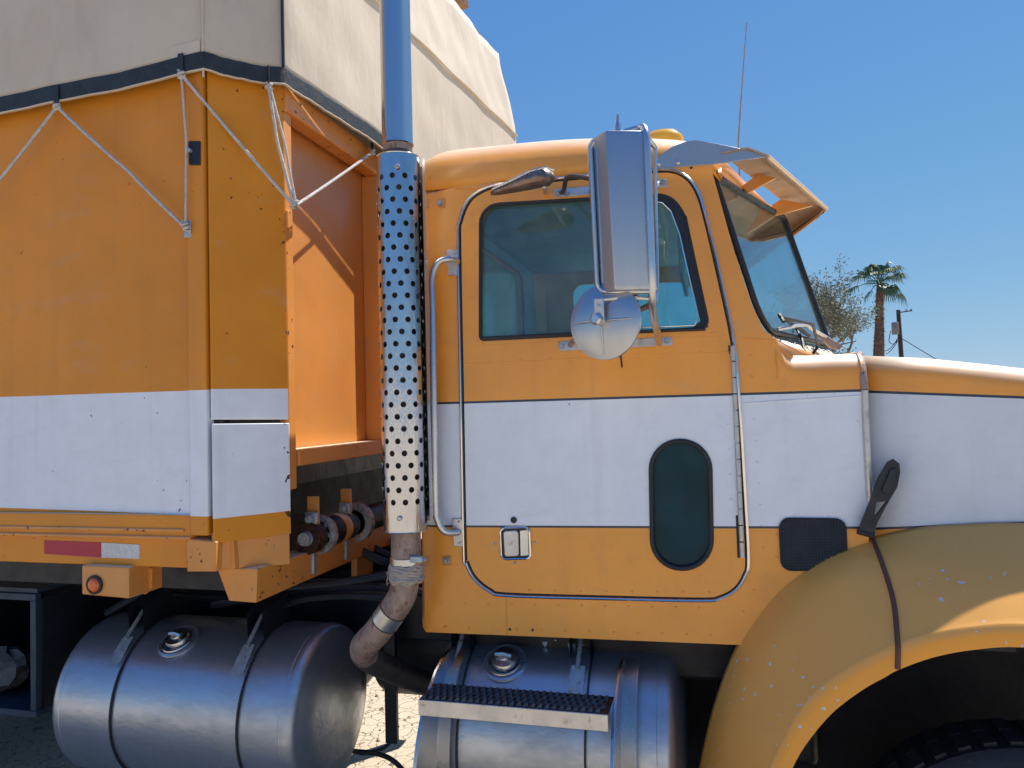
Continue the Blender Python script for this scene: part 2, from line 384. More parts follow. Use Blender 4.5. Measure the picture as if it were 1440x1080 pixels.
# ================================================================== GROUND
def ground():
    m, n, l, b = nt('dry_caliche_dirt')
    g = n.new('ShaderNodeNewGeometry')
    v = n.new('ShaderNodeTexVoronoi'); v.feature = 'DISTANCE_TO_EDGE'; v.inputs['Scale'].default_value = 11
    ds = n.new('ShaderNodeVectorMath'); ds.operation = 'ADD'; nz = n.new('ShaderNodeTexNoise'); nz.inputs['Scale'].default_value = 9
    sc_ = n.new('ShaderNodeVectorMath'); sc_.operation = 'SCALE'; sc_.inputs[3].default_value = .12
    l.new(g.outputs['Position'], nz.inputs['Vector']); l.new(nz.outputs['Color'], sc_.inputs[0]); l.new(g.outputs['Position'], ds.inputs[0]); l.new(sc_.outputs[0], ds.inputs[1])
    l.new(ds.outputs[0], v.inputs['Vector'])
    crack = RAMP(n, l, v.outputs['Distance'], .006, .03)
    a = NOISE(n, l, .7, 6, .6); f = NOISE(n, l, 38, 6, .7)
    c = MIX(n, l, (.58, .49, .36), (.47, .39, .28), RAMP(n, l, a, .35, .7))
    c = MIX(n, l, c, (.36, .29, .20), RAMP(n, l, f, .5, .75, 0, .7))
    c = MIX(n, l, (.2, .13, .08), c, crack)
    l.new(c, b.inputs['Base Color']); b.inputs['Roughness'].default_value = .95
    h = MATH(n, l, 'ADD', crack, MATH(n, l, 'MULTIPLY', f, .8)); BUMP(n, l, b, h, .6, .015)
    vs = []; fs = []; xs = [-600, -200, -60, -20] + [-12 + i * .4 for i in range(51)] + [20, 60, 200, 600]; ys = [-600, -200, -60, -20] + [-8 + i * .4 for i in range(51)] + [20, 60, 200, 900]
    rr = random.Random(3)
    for y in ys:
        for x in xs: vs.append((x, y, rr.uniform(-.012, .004) if abs(x) < 12 and -8 < y < 12 else 0))
    w = len(xs)
    for j in range(len(ys) - 1):
        for i in range(w - 1): fs.append((j * w + i, j * w + i + 1, (j + 1) * w + i + 1, (j + 1) * w + i))
    o = mk('ground', vs, fs, m); o['kind'] = 'structure'
    g = G()
    for i in range(2600):
        x = rr.uniform(-5, 2.5); y = rr.uniform(-2, 6); s = rr.choice((.004, .006, .01, .018)) * rr.uniform(.7, 1.4)
        pts = [(x + s * cos(q * pi / 2.5 + i), y + s * sin(q * pi / 2.5 + i) * .8, -.004) for q in range(5)]
        g.add(pts + [(x + s * .2, y, s * .8)], [(q, (q + 1) % 5, 5) for q in range(5)])
    o = g.mk('gravel', mat('loose_stones', (.36, .29, .21), .9, 0, .35, 15), ang=0); o['kind'] = 'stuff'; o['label'] = 'loose stones on the dry dirt under the truck'; o['category'] = 'gravel'
ground()

# ================================================================== TRAILER BODY
YT = -.36                                  # near side plane of the dump body
XT = P(403, 400, -.14).x                   # front face plane
YC = -.14                                  # where the bevelled corner meets the front
YFAR = 2.32
trailer = root('box_trailer', (-3.5, 1.0, 0), 'orange steel box trailer with white band, roped tarpaulin edge and chamfered front corner', 'trailer')
xc = P(293, 500, YT).x                     # bevel start
def side_top(px): return pw(px, [(-260, 215), (0, 150), (80, 140), (180, 118), (285, 90)])
XL = -6.2
zt = P(285, 92, YT).z
zrail = P(100, 722, YT).z; zrb = P(260, 757, YT).z; zbb = P(262, 800, YT).z
# main side sheet, slightly dished between posts
def sheet(name, x0, x1, z0, z1, Y, t, ms, nx=30, nz=16, dish=.006):
    vs = []; fs = []
    for s in (0, 1):
        for j in range(nz + 1):
            for i in range(nx + 1):
                u, w = i / nx, j / nz; x = lerp(x0, x1, u); z = lerp(z0, z1, w)
                y = Y + dish * sin(u * pi * 6) * sin(w * pi) + .004 * sin(7 * x + 3 * z) + s * t; vs.append((x, y, z))
    k = (nx + 1) * (nz + 1)
    for j in range(nz):
        for i in range(nx):
            a = j * (nx + 1) + i; fs.append((a, a + 1, a + nx + 2, a + nx + 1)); fs.append((a + k, a + k + nx + 1, a + k + nx + 2, a + k + 1))
    return mk(name, vs, fs, ms, trailer, ang=40)
x267 = P(267, 500, YT).x; x292 = P(292, 500, YT).x; x296 = P(296.5, 500, YT).x
sheet('side_panel', XL, x267, zrb, zt, YT + .02, .02, 'trailer')
G().box((x267, YT - .012, zrb + .012), (x292, YT + .09, zt)).mk('corner_post', 'trailer', trailer, bevel=.006)
# seam shadow gap is real: recessed filler behind post and bevel panel
G().box((x292 - .002, YT + .03, zrb), (x296 + .02, YT + .07, zt)).mk('seam_channel', 'blackmetal', trailer)
# bevelled corner: upper and lower skins
def bev(u, dz_in=0): return V((lerp(x296, XT, u), lerp(YT, YC, u) + dz_in, 0))
def bevel_plate(name, zl0, zl1, zr0, zr1, ms, u1=1.0, off=0.0, t=.012, label=None):
    a = bev(0); b = bev(u1); nrm = V((YC - YT, -(XT - x296), 0)).normalized() * -1
    nrm = V(((YC - YT), -(XT - x296), 0)).normalized(); nrm = nrm if nrm.y < 0 else -nrm
    p = [a + nrm * off, b + nrm * off, b + nrm * off, a + nrm * off]; zs = (zl0, zr0, zr1, zl1)
    q = [V((v.x, v.y, z)) for v, z in zip(p, zs)]
    return G().prism(q, nrm * -t).mk(name, ms, trailer, bevel=.003, label=label)
def zb(px, py, u): 
    d = ray(px, py); k = (bev(u).x) / d.x; return CAMP.z + d.z * k
z590 = zb(297, 590, .0); z590r = zb(403, 590, 1.); z594 = zb(297, 596, 0.); z594r = zb(403, 595, 1.)
M['bevtr'] = band_paint('corner_panel_paint', (zb(297, 547, 0.), 0), (lerp(zb(297, 726, 0.), zb(403, 723, 1.), .5), 0), line=False, rust=.735, rough=.5, base=(.74, .275, .016), coat=.0, edge_x=XT)
bevel_plate('corner_panel', z590, zt, z590r, zt - .01, 'bevtr')
bevel_plate('corner_panel', zb(297, 765, 0), z594, zb(403, 752, 1), z594r, 'bevtr', off=.008)
bevel_plate('corner_backing', zb(297, 780, 0), zt, zb(403, 795, 1), zt - .02, 'blackmetal', off=-.03)
bevel_plate('corner_apron', zb(297, 803, 0), zb(297, 750, 0), zb(403, 797, 1), zb(403, 740, 1), 'rusty', off=-.008)
# lower rails
G().box((XL, YT, zrb), (x267 - .001, YT + .06, zrail - .0)).mk('lower_rail', 'trailer', trailer, bevel=.004)
G().box((XL, YT - .008, P(100, 741, YT).z), (x267 - .03, YT + .001, P(100, 745, YT).z)).mk('rail_lip', 'rusty', trailer, bevel=.002)
G().box((XL, YT + .012, zbb), (x267 + .0, YT + .10, zrb - .002)).mk('side_beam', 'trailer', trailer, bevel=.004)
G().box((XL, YT - .01, zrb - .004), (x267, YT + .03, zrb + .006)).mk('beam_flange', 'rusty', trailer, bevel=.002)
slab('post_foot', [(262, 758), (304, 762), (303, 804), (263, 804)], YT - .004, .09, 'rusty', trailer)
slab('gusset', [(303, 757), (328, 760), (330, 800), (303, 803)], YT + .05, .03, 'rusty', trailer)
# reflective tape: red and silver halves
mr = mat('red_reflective_tape', (.42, .012, .045), .35, 0, .1, 60); mw = mat('silver_reflective_tape', (.62, .64, .63), .35, .1, .15, 90, bump=.4, bscale=200)
slab('reflector_tape', [(62, 760), (142, 763), (142, 784), (62, 779)], YT + .0095, .004, mr, trailer, bevel=0)
slab('reflector_tape', [(142.5, 763), (196, 766), (196, 786), (142.5, 784)], YT + .0095, .004, mw, trailer, bevel=0)
# marker lamp box
YL = YT - .02
lb = G()
a = P(115, 795, YL); b = P(181, 798, YL); c = P(181, 842, YL); d = P(115, 836, YL)
lb.prism([a, b, c, d], (0, .17, 0)); bx = lb.mk('lamp_box', 'orange', trailer, bevel=.004)
lc = P(134, 822, YL)
G().lathe([(.034, 0), (.034, .008), (.026, .010), (.026, .002)], lc, (0, -1, 0), 28).mk('lamp_bezel', 'black', bx)
G().lathe([(.026, .002), (.026, .008), (.018, .016), (0, .019)], lc, (0, -1, 0), 24).mk('lamp_lens', 'lampo', bx)
slab('lamp_bracket', [(181, 797), (213, 799), (213, 825), (204, 836), (181, 832)], YL + .1, .012, 'rusty', trailer)
# stand-off shoe and front cross channel beneath the body
slab('landing_shoe', [(305, 799), (362, 800), (360, 848), (322, 845)], YT + .08, .16, 'rusty', trailer)
# --- front face
ztF = PX(403, 123, XT).z
def pF(px, py, X=None): return PX(px, py, XT if X is None else X)
wpost = P(415, 500, -.14).x
G().box((XT - .06, YC, PX(403, 690, XT).z), (XT, YC + .05, ztF)).mk('front_post', 'rusty', trailer, bevel=.004)
G().box((XT - .06, 1.98, .95), (XT, 2.10, ztF)).mk('front_post', 'orange', trailer, bevel=.004)
zr0 = ztF - .10
G().box((XT - .06, YC + .002, zr0), (XT + .012, 2.1, ztF)).mk('top_rail', 'rusty', trailer, bevel=.005)
zb0 = PX(419, 655, XT).z; zb1 = PX(419, 632, XT).z
G().box((XT - .08, YC + .055, zb0), (XT + .01, 2.0, zb1)).mk('front_beam', 'rusty', trailer, bevel=.004)
G().box((XT - .10, YC + .04, zb1 - .02), (XT - .085, 2.05, zr0 + .02)).mk('front_panel', 'orange', trailer)
# angle stiffener on the front panel near stack
yS = PX(528, 400, XT - .02).y
G().box((XT - .085, yS, zb1), (XT - .005, yS + .035, zr0)).mk('stiffener', 'orange', trailer, bevel=.004)
# notch bracket on the post
G().box((XT + .001, YC - .004, PX(405, 322, XT).z), (XT + .012, YC + .03, PX(405, 298, XT).z)).mk('post_clip', 'rusty', trailer, bevel=.002)
# floor, far wall, dark box volume
G().box((XL, YT + .11, zb0 - .12), (XT - .30, YFAR - .1, zb0 - .02)).mk('floor_panel', 'blackmetal', trailer)
G().box((XL, YFAR - .02, zbb), (XT - .2, YFAR, zt)).mk('side_wall', 'orange', trailer)
# dark blocking behind front beam, lower block added to hide bright ground beyond
G().box((XT - .6, YT + .12, zb0 - .30), (XT - .45, 2.1, zb0)).box((XT - .6, .72, zb0 - .85), (XT - .45, 2.1, zb0 - .301)).mk('dark_backing', 'shadowy', trailer)
# low cross beam running back from the shoe
p0 = P(364, 801, YT + .10)
XB = p0.x
zA = PX(364, 802, XB).z; zB_ = PX(364, 846, XB).z
G().box((XB - .09, YT + .1, zB_), (XB, 2.0, zA)).mk('cross_beam', 'rusty', trailer, bevel=.004)
slabX('beam_tab', [(502, 770), (525, 764), (525, 818), (502, 822)], XT - .1, .03, 'orange', trailer)
# long frame sill behind shoe
G().box((XL, YT + .3, zB_ - .02), (XB - .1, YT + .42, zbb - .05)).mk('subframe', 'blackmetal', trailer)
G().box((XL, 1.9, zB_ - .02), (XB - .1, 2.05, zbb - .05)).mk('subframe', 'blackmetal', trailer)
# --- tarp roller mechanism under front beam: shaft along Y with collars
shx = XT - .06; sh = PX(432, 757, shx)
ro = G().lathe([(0, -.01), (.062, -.01), (.066, 0), (.066, .05), (.05, .055), (.05, .08)], sh, (0, 1, 0), 40).mk('roller_end', 'grease', trailer, ang=60)
G().lathe([(0, -.03), (.026, -.03), (.028, -.012), (.03, -.01)], sh, (0, 1, 0), 24).mk('axle_nut', 'galv', ro)
G().lathe([(.058, 0), (.078, 0), (.08, .006), (.08, .03), (.06, .034)], sh + V((0, .08, 0)), (0, 1, 0), 48).mk('collar_ring', 'ring', trailer, ang=50)
G().lathe([(.045, .0), (.060, .02), (.064, .1), (.064, .22), (.05, .26)], sh + V((0, .11, 0)), (0, 1, 0), 40).mk('roller_drum', 'blackmetal', trailer, ang=50)
G().lathe([(.0645, .0), (.066, .004), (.066, .055), (.0645, .06)], sh + V((0, .215, 0)), (0, 1, 0), 40).mk('roller_band', 'orange', trailer, ang=50)
G().lathe([(.058, 0), (.088, 0), (.09, .006), (.09, .035), (.06, .04)], sh + V((0, .40, 0)), (0, 1, 0), 48).mk('collar_ring', 'ring', trailer, ang=50)
G().lathe([(.055, 0), (.06, .1), (.06, 1.4)], sh + V((0, .44, 0)), (0, 1, 0), 32).mk('roller_drum', 'blackmetal', trailer, ang=50)
bm_ = bolt_mesh(.014, .02, 'galv', (0, -1, 0))
for k in range(10):
    pass
pieces('collar_bolt', bolt_mesh(.008, .012, 'galv'), [sh + V((.048 * cos(q * pi / 4), .078, .048 * sin(q * pi / 4))) for q in range(8)], trailer)
for (yy, zz_) in ((.02, .0), (.30, .012)):
    q = sh + V((0.02, yy, .0))
    br = G().box((q.x - .03, q.y, q.z + .05), (q.x + .02, q.y + .012, q.z + .165)).mk('hanger_bracket', 'rusty', trailer, bevel=.002)
    G().box((q.x - .032, q.y - .02, q.z + .055), (q.x + .025, q.y - .002, q.z + .105)).mk('clamp_block', 'galv', br, bevel=.006)
    G().lathe([(.018, 0), (.018, .022), (.012, .028), (0, .028)], (q.x - .002, q.y - .02, q.z + .08), (0, -1, 0), 6).mk('bolt_head', 'galv', br)
    G().box((q.x - .05, q.y, q.z - .15), (q.x - .005, q.y + .03, q.z - .06)).mk('clamp_foot', 'galv', br, bevel=.006)
# hoses under the body
for i, (pts, r) in enumerate(((((150, 862), (250, 812), (330, 826), (450, 822), (560, 806)), .016), (((360, 872), (420, 845), (500, 838), (580, 845)), .014), (((300, 850), (420, 832), (560, 828), (700, 860)), .02), (((170, 850), (205, 830), (260, 838), (330, 842)), .015))):
    G().tube(smooth_path([P(a, b, .18 + .06 * i) for a, b in pts], 8), r, 8).mk('air_hose', 'blackmetal', trailer)

# ================================================================== TARPAULIN
tarp = root('tarpaulin', (-3, 1, 0), 'dusty beige tarpaulin with black hem stretched high over the trailer box', 'tarpaulin')
ZTOP = P(712, 82, 2.35).z + .02; XTF = P(725, 190, 2.35).x
zseam = P(725, 190, 2.35).z
def hemz_side(px, py): return P(px, py, YT - .02).z
YS = YT - .03
hem = [(XL, hemz_side(0, 138) - .35)] + [(P(px, py, YS).x, P(px, py, YS).z) for px, py in ((-120, 170), (0, 140), (80, 123), (150, 110), (230, 90), (288, 76))]
cor = V((XT + .02, YC - .035, 0)); cz0 = zb(397, 104, 1.0)
cor2 = V((P(288, 76, YS).x, YS, 0))
nr = random.Random(5)
def wr(a, b, c, amp): return .6 * amp * (sin(a * 9 + 2 * sin(b * 4)) * .5 + sin(a * 23 + b * 11 + c) * .3 + sin(b * 17 + a * 5 + c * 2) * .2)
# outline in plan, as stations: side -> bevel -> front
stations = []
for i in range(26): stations.append((lerp(XL, cor2.x, i / 25), YS, 's'))
for i in range(1, 7): stations.append((lerp(cor2.x, cor.x, i / 6), lerp(YS, cor.y, i / 6), 'b'))
for i in range(1, 41): stations.append((lerp(cor.x, XTF, min(1, i / 40)), lerp(cor.y, 2.36, i / 40), 'f'))
# front bottom hem height
fz = [(cor.y, cz0), (.45, PX(530, 203, XT + .02).z), (2.36, PX(530, 197, XT + .02).z - .25)]
NZ = 30
vs = []; fs = []; hemline = []
for i, (x, y, k) in enumerate(stations):
    if k == 's': z0 = pw(x, hem)
    elif k == 'b': z0 = lerp(hem[-1][1], cz0, (x - cor2.x) / (cor.x - cor2.x)) - .012 * sin(pi * (x - cor2.x) / (cor.x - cor2.x))
    else: z0 = pw(y, fz)
    hemline.append(V((x, y, z0)))
    for j in range(NZ + 1):
        t = j / NZ
        if t < .7: z = lerp(z0, zseam, t / .7); lean = 0
        else: z = lerp(zseam, ZTOP, (t - .7) / .3); lean = (t - .7) / .3
        amp = .012 * sin(pi * min(1, t * 1.4)) if k != 'b' else .004
        if lean > 0: amp = .022
        if k == 's': vs.append((x, y + wr(x, z, 1, amp) + lean * .04, z))
        elif k == 'b': vs.append((x - wr(z, x, 1, amp), y + wr(x, z, 2, amp) + lean * .04, z))
        else: vs.append((x + wr(y, z, 3, amp) - lean * .10, y - lean * .05 * (y > 1), z))
for i in range(len(stations) - 1):
    for j in range(NZ): a = i * (NZ + 1) + j; fs.append((a, a + NZ + 1, a + NZ + 2, a + 1))
# top sheet with sagging middle and far wall
base = len(vs)
top = [vs[i * (NZ + 1) + NZ] for i in range(len(stations))]
tp = mk('tarp_sheet', vs, fs, 'tarp', tarp, ang=75); sd_ = tp.modifiers.new('thickness', 'SOLIDIFY'); sd_.thickness = .004
fx = XTF - .1
tv = []; tf = []
for i in range(31):
    x = lerp(XL, fx - .01, i / 30)
    for j in range(11):
        y = lerp(YS + .04, 2.32, j / 10); tv.append((x if i < 30 else lerp(cor.x - .1, fx - .01, min(1, j / 10)), y, ZTOP - .0 + .18 * sin(pi * j / 10) * min(1, (30 - i) / 5) + wr(x, y, 4, .01)))
for i in range(30):
    for j in range(10): a = i * 11 + j; tf.append((a, a + 1, a + 12, a + 11))
o = mk('tarp_top', tv, tf, 'tarp', tarp, ang=75)
fv = []; ff = []
for i in range(21):
    for j in range(6): zq = lerp(zt - .3, ZTOP - .01, j / 5); lq = max(0, (zq - zseam) / (ZTOP - zseam)); fv.append((lerp(XL, XTF - .01 - .12 * lq, i / 20), 2.355 - .06 * lq, zq))
for i in range(20):
    for j in range(5): a = i * 6 + j; ff.append((a, a + 1, a + 7, a + 6))
mk('tarp_side', fv, ff, 'tarp', tarp, ang=75)
# hem strip: webbing sewn on, sitting outside the tarp
def strip(name, line, h0, h1, off, t, ms, parent):
    vs = []; fs = []; n = len(line)
    for i, p in enumerate(line):
        a = line[max(i - 1, 0)]; b = line[min(i + 1, n - 1)]; tdir = (b - a); nn = V((tdir.y, -tdir.x, 0)).normalized()
        for z, o_ in ((h0, off), (h1, off), (h1, off + t), (h0, off + t)):
            vs.append(p + nn * o_ + V((0, 0, z)))
    for i in range(n - 1):
        for k in range(4): fs.append((i * 4 + k, i * 4 + (k + 1) % 4, (i + 1) * 4 + (k + 1) % 4, (i + 1) * 4 + k))
    fs += [(3, 2, 1, 0), tuple((n - 1) * 4 + k for k in range(4))]
    return mk(name, vs, fs, ms, parent, bevel=.002)
dens = []
for a, b in zip(hemline, hemline[1:]):
    for q in range(3): dens.append(a.lerp(b, q / 3))
dens.append(hemline[-1])
dens = [p + V((0, 0, .0015 * sin(i * .7) + .001 * sin(i * 1.9))) for i, p in enumerate(dens)]
strip('hem_webbing', dens, -.052, .006, .004, .006, 'tarphem', tarp)
strip('tarp_edge', dens, -.060, -.054, .0, .012, 'tarp', tarp)
# vertical welded seams of the tarp
for x in (cor2.x - .004,):
    G().tube([V((x, YS - .004, z)) for z in (hem[-1][1] + .05, 3.2, zseam)], .004, 6).mk('welded_seam', 'tarp', tarp)
G().tube([V((cor.x + .004, cor.y - .002, z)) for z in (cz0 + .01, 3.4, zseam)], .006, 6).mk('welded_seam', 'tarphem', tarp, label='dark frayed corner seam')
# horizontal overlap seam on front
G().tube([V((lerp(cor.x, XTF, t) + .008, lerp(cor.y, 2.36, t), zseam + .004 * sin(t * 30))) for t in [i / 30 for i in range(31)]], .007, 6).mk('welded_seam', 'tarp', tarp)
# patch over the post top
pa = [P(a, b, YS - .006) for a, b in ((238, 67), (281, 55), (281, 72), (240, 83))]; pb = [P(a, b, YS - .006) for a, b in ((281, 55), (287, 54), (287, 74), (281, 72))]
G().prism(pa, (0, .004, 0)).mk('patch', 'tarp', tarp)
q0, q1, q2, q3 = P(289, 54, YS), P(289, 75, YS), None, None
# grommet tabs and rings
hooks = [(80, 150, YS - .012), (255, 106, YS - .012), (378, 128, None), (524, 214, 'F')]
hookp = []
for i, (px, py, Y) in enumerate(hooks):
    if Y is None: p = V((lerp(cor2.x, cor.x, .84), lerp(YS, cor.y, .84) - .016, zb(378, 128, .84)))
    elif Y == 'F': p = PX(px, py, XT + .05)
    else: p = P(px, py, Y)
    hookp.append(p)
    ax = (0, 1, 0) if i < 2 else ((.6, .8, 0) if i == 2 else (1, 0, 0))
    ax = V(ax); e = V((0, 0, 1)).cross(ax).normalized()
    ring = [p + e * (.014 * cos(t * pi / 8)) + V((0, 0, .011 * sin(t * pi / 8))) for t in range(16)]
    r = G().tube(ring, .0035, 8, closed=True).mk('tie_ring', 'steel', tarp)
    G().prism([p + e * a_ + V((0, 0, b_)) - V((0, .001, 0)) for a_, b_ in ((-.011, .008), (.011, .008), (.011, .078), (-.011, .078))], -ax * .004).mk('ring_tab', 'tarphem', r, bevel=.001)

# ================================================================== ROPES
def rope(pts, label, r=.0058, wob=.004):
    a = V(pts[0]); t = root('tie_rope', a, label, 'rope', 'white ropes lashing the tarpaulin to the trailer')
    path = []
    for p, q in zip(pts, pts[1:]):
        p, q = V(p), V(q); n = 14
        for i in range(n):
            s = i / n; path.append(p.lerp(q, s) + V((0, 0, -wob * 4 * s * (1 - s))))
    path.append(V(pts[-1]))
    G().tube(path, r, 8).mk('strand', 'rope', t, ang=80)
    for p in (pts[0], pts[-1]):
        g = G(); p = V(p)
        g.tube([p + V((.011 * cos(k * .9), .011 * sin(k * .9) * .6 - .002, -.010 + k * .0024)) for k in range(12)], r * .9, 7); g.mk('knot', 'rope', t, ang=80)
    return t
YR = YT - .028
cleat = P(263, 322, YR + .008); hub = V((XT + .03, YC - .05, 0)); hub = P(414, 290, YC - .05)
rope([P(-60, 322, YR), P(0, 252, YR), hookp[0]], 'white rope running from the far left up to the first tie ring')
rope([hookp[0], P(180, 240, YR), cleat], 'long white rope from the first tie ring slanting down to the corner post', .0062)
rope([hookp[1], P(262, 200, YR - .006), cleat + V((.0, -.008, .01))], 'thin white rope hanging straight down along the corner post', .004, 0)
rope([hookp[1] + V((.004, -.004, 0)), hub], 'white rope crossing the chamfered corner panel from the post ring', .006)
rope([hookp[2], P(390, 200, YC - .07), hub + V((0, 0, .0))], 'doubled white rope dropping from the ring on the chamfered corner', .0062, 0)
rope([hookp[2] + V((.006, -.002, 0)), P(400, 200, YC - .075), hub + V((.006, 0, .01))], 'second strand of the doubled rope on the chamfered corner', .005, 0)
rope([hub, hookp[3]], 'bright sunlit rope rising from the corner knot to the front hem by the stack', .0066)
# cleats on the trailer
slab('rope_cleat', [(-66, 310), (-54, 310), (-54, 334), (-66, 334)], YT - .014, .034, 'galv', trailer)
slab('rope_cleat', [(258, 310), (268, 310), (268, 334), (258, 334)], YT - .014, .012, 'galv', trailer)
q = slab('latch_plate', [(264, 198), (281, 198), (281, 232), (265, 232)], YT - .018, .006, 'blackmetal', trailer)
G().lathe([(.008, 0), (.008, .012), (0, .016)], P(268, 212, YT - .018), (0, -1, 0), 12).mk('latch_bolt', 'galv', q)
# a loose board on the top of the load
bd = root('loose_board', P(657, 6, 1.7), 'short weathered wooden board poking over the top edge of the tarpaulin', 'board')
c = P(652, 7, 2.0)
G().prism([c + V((-.35, -.45, .06)), c + V((-.20, -.45, .06)), c + V((.02, .05, .0)), c + V((-.16, .08, .0))], (0, 0, .05)).mk('plank', 'wood', bd, bevel=.004)

# ================================================================== TRUCK
truck = root('semi_truck', (-.5, 1.05, 0), 'orange and white long-nose semi truck tractor with chrome stack and steel fuel tanks', 'truck')
XR = P(583, 860, 0).x; RR = .09; WID = 2.1
def ys(x, z):
    y = .085 * max(0, z - 2.08) + .10 * max(0, z - 2.5) ** 1.5
    d = (XR + RR) - x
    if d > 0: y += RR - sqrt(max(0, RR * RR - min(d, RR) ** 2))
    return y
def S(px, py, off=0.):
    Y = 0
    for _ in range(6): p = P(px, py, Y); Y = ys(p.x, p.z) + off
    return P(px, py, Y)
def SS(l, off=0.): return [(lambda p: (p.x, p.z))(S(a, b, off)) for a, b in l]
def on(px, py, off=0.):
    p = S(px, py, 0); return V((p.x, ys(p.x, p.z) + off, p.z))
# door outline in the side of the cab
door_px = [(654, 772), (650, 560), (646, 345), (648, 312), (660, 283), (680, 268), (705, 261), (760, 255), (850, 247), (915, 241), (945, 241), (965, 250), (979, 268),
           (990, 300), (1010, 385), (1030, 480), (1038, 560), (1046, 690), (1051, 785), (1047, 808), (1034, 828), (1012, 840), (985, 843), (850, 840), (715, 836), (690, 830), (668, 812), (657, 790)]
door_px = [tuple(v) for v in smooth_path([(a, b, 0) for a, b in door_px], 4, True)]
door_px = [(a, b) for a, b, _ in door_px]
def shrink(px, d):
    n = len(px); out = []
    for i in range(n):
        a = V(px[i - 1]); b = V(px[(i + 1) % n]); t = (b - a).normalized(); nn = V((-t.y, t.x)); out.append(tuple(V(px[i]) + nn * d))
    return out
def area(p): return sum(p[i - 1][0] * p[i][1] - p[i][0] * p[i - 1][1] for i in range(len(p)))
SGN = 1 if area(door_px) > 0 else -1
door_in = shrink(door_px, 3.2 * SGN); door_out = shrink(door_px, -1.5 * SGN)
top_px = [(1001, 232), (940, 232), (900, 236), (850, 240), (780, 247), (700, 256), (640, 263), (590, 268), (582, 269)]
cx0 = 583
side_outer = [(600, 889), (700, 893), (870, 900), (1040, 907), (1213, 915), (1222, 760), (1216, 600), (1213.5, 528), (1160, 528), (1112, 530), (1102, 505), (1092, 478), (1074, 464), (1058, 430), (1030, 345), (1002, 243)] + top_px
sp = SS(side_outer)
zlow = S(600, 889).z
sp = [(XR + .001, zlow + .055), (XR + .006, zlow + .03), (XR + .016, zlow + .012), (XR + .03, zlow + .004)] + sp
sp[-1] = (XR + .001, S(590, 268).z)
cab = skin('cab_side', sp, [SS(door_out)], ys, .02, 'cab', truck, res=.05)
# window outline inside the door
win_px = round_poly([(676, 478), (676, 289), (940, 274), (962, 300), (997, 462)], [6, 26, 22, 30, 14], 6)
port_px = round_poly([(913, 618), (1000, 618), (1003, 801), (916, 801)], [43, 43, 43, 43], 8)
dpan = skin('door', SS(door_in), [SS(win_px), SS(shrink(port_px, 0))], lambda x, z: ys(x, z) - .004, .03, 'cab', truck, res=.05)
# far side of the cab, mirrored, with its own window
farx = [(p[0], p[1]) for p in sp]
skin('cab_side', farx, [SS(win_px)], lambda x, z: WID - ys(x, z), .02, 'cab', truck, res=.12, flip=-1)
# weatherstrip (black) and bright bead round the door
def loop3(px, off): return [on(a, b, off) for a, b in px]
G().tube(loop3(smooth2 := door_px, .002), .0075, 8, closed=True).mk('weatherstrip', 'black', dpan)
G().tube(loop3(shrink(door_px, -1.6 * SGN), -.005), .0055, 8, closed=True).mk('bright_bead', 'chrome', cab)
# jamb behind the gap
G().tube(loop3(door_px, .03), .02, 6, closed=True).mk('door_jamb', 'black', cab)
# window gasket + panes
G().tube(loop3(win_px, -.001), .0075, 8, closed=True).mk('window_gasket', 'black', dpan)
# wide black vent-window frame on the front edge
vf = [(918, 276), (944, 278), (966, 305), (996, 460), (985, 464), (970, 463), (985, 452), (978, 420), (955, 320), (942, 292), (930, 283), (918, 281)]
G().prism([on(a, b, -.006) for a, b in vf], (0, .012, 0)).mk('vent_frame', 'black', dpan, bevel=.002)
G().tube([on(a, b, -.008) for a, b in ((918, 284), (932, 286), (944, 298), (956, 330), (974, 410), (982, 446), (977, 458), (900, 461))], .003, 8).mk('vent_bead', 'chrome', dpan)
G().box((on(893, 400).x - .008, ys(0, 2.3) - .0, S(893, 462).z), (on(893, 400).x + .008, ys(0, 2.3) + .02, S(893, 280).z)).mk('division_bar', 'black', dpan)
G().tube([on(676, 476, -.007), on(800, 470, -.007), on(905, 466, -.007), on(992, 463, -.007)], .006, 8).mk('window_sill_strip', 'black', dpan)
wp = SS(shrink(win_px, 0)); 
skin('window_pane', wp, [], lambda x, z: ys(x, z) + .012, .004, 'glass', dpan, res=.2)
skin('window_pane', wp, [], lambda x, z: WID - ys(x, z) - .012, .004, 'glass', cab, res=.3, flip=-1)
# peephole window low in the door
G().tube(loop3(shrink(port_px, 2 * (1 if area(port_px) > 0 else -1)), -.005), .0085, 10, closed=True).mk('porthole_gasket', 'black', dpan)
skin('porthole_pane', SS(port_px), [], lambda x, z: ys(x, z) + .004, .004, 'darkglass', dpan, res=.2)
skin('porthole_backing', SS(shrink(port_px, -3)), [], lambda x, z: ys(x, z) + .05, .004, mat('dark_door_cavity', (.04, .30, .36), .6), dpan, res=.2)
# panel seams on the door (raised lap joint) and the cab
def seam(pxs, off, r, name, ms, par): return G().tube([on(a, b, off) for a, b in pxs], r, 6).mk(name, ms, par)
seam([(655, 512), (800, 505), (1030, 495)], -.003, .0022, 'lap_seam', 'cab', dpan)
seam([(655, 487), (800, 480), (1020, 473)], -.003, .0018, 'lap_seam', 'cab', dpan)
seam([(592, 268), (640, 266), (690, 263)], -.001, .002, 'lap_seam', 'cab', cab)
seam([(712, 840), (713, 893)], -.0005, .0018, 'lap_seam', 'cab', cab)
seam([(1042, 476), (1080, 478), (1092, 480)], -.001, .0018, 'lap_seam', 'cab', cab)
seam([(1047, 567), (1213, 556)], -.001, .0022, 'lap_seam', 'cab', cab)
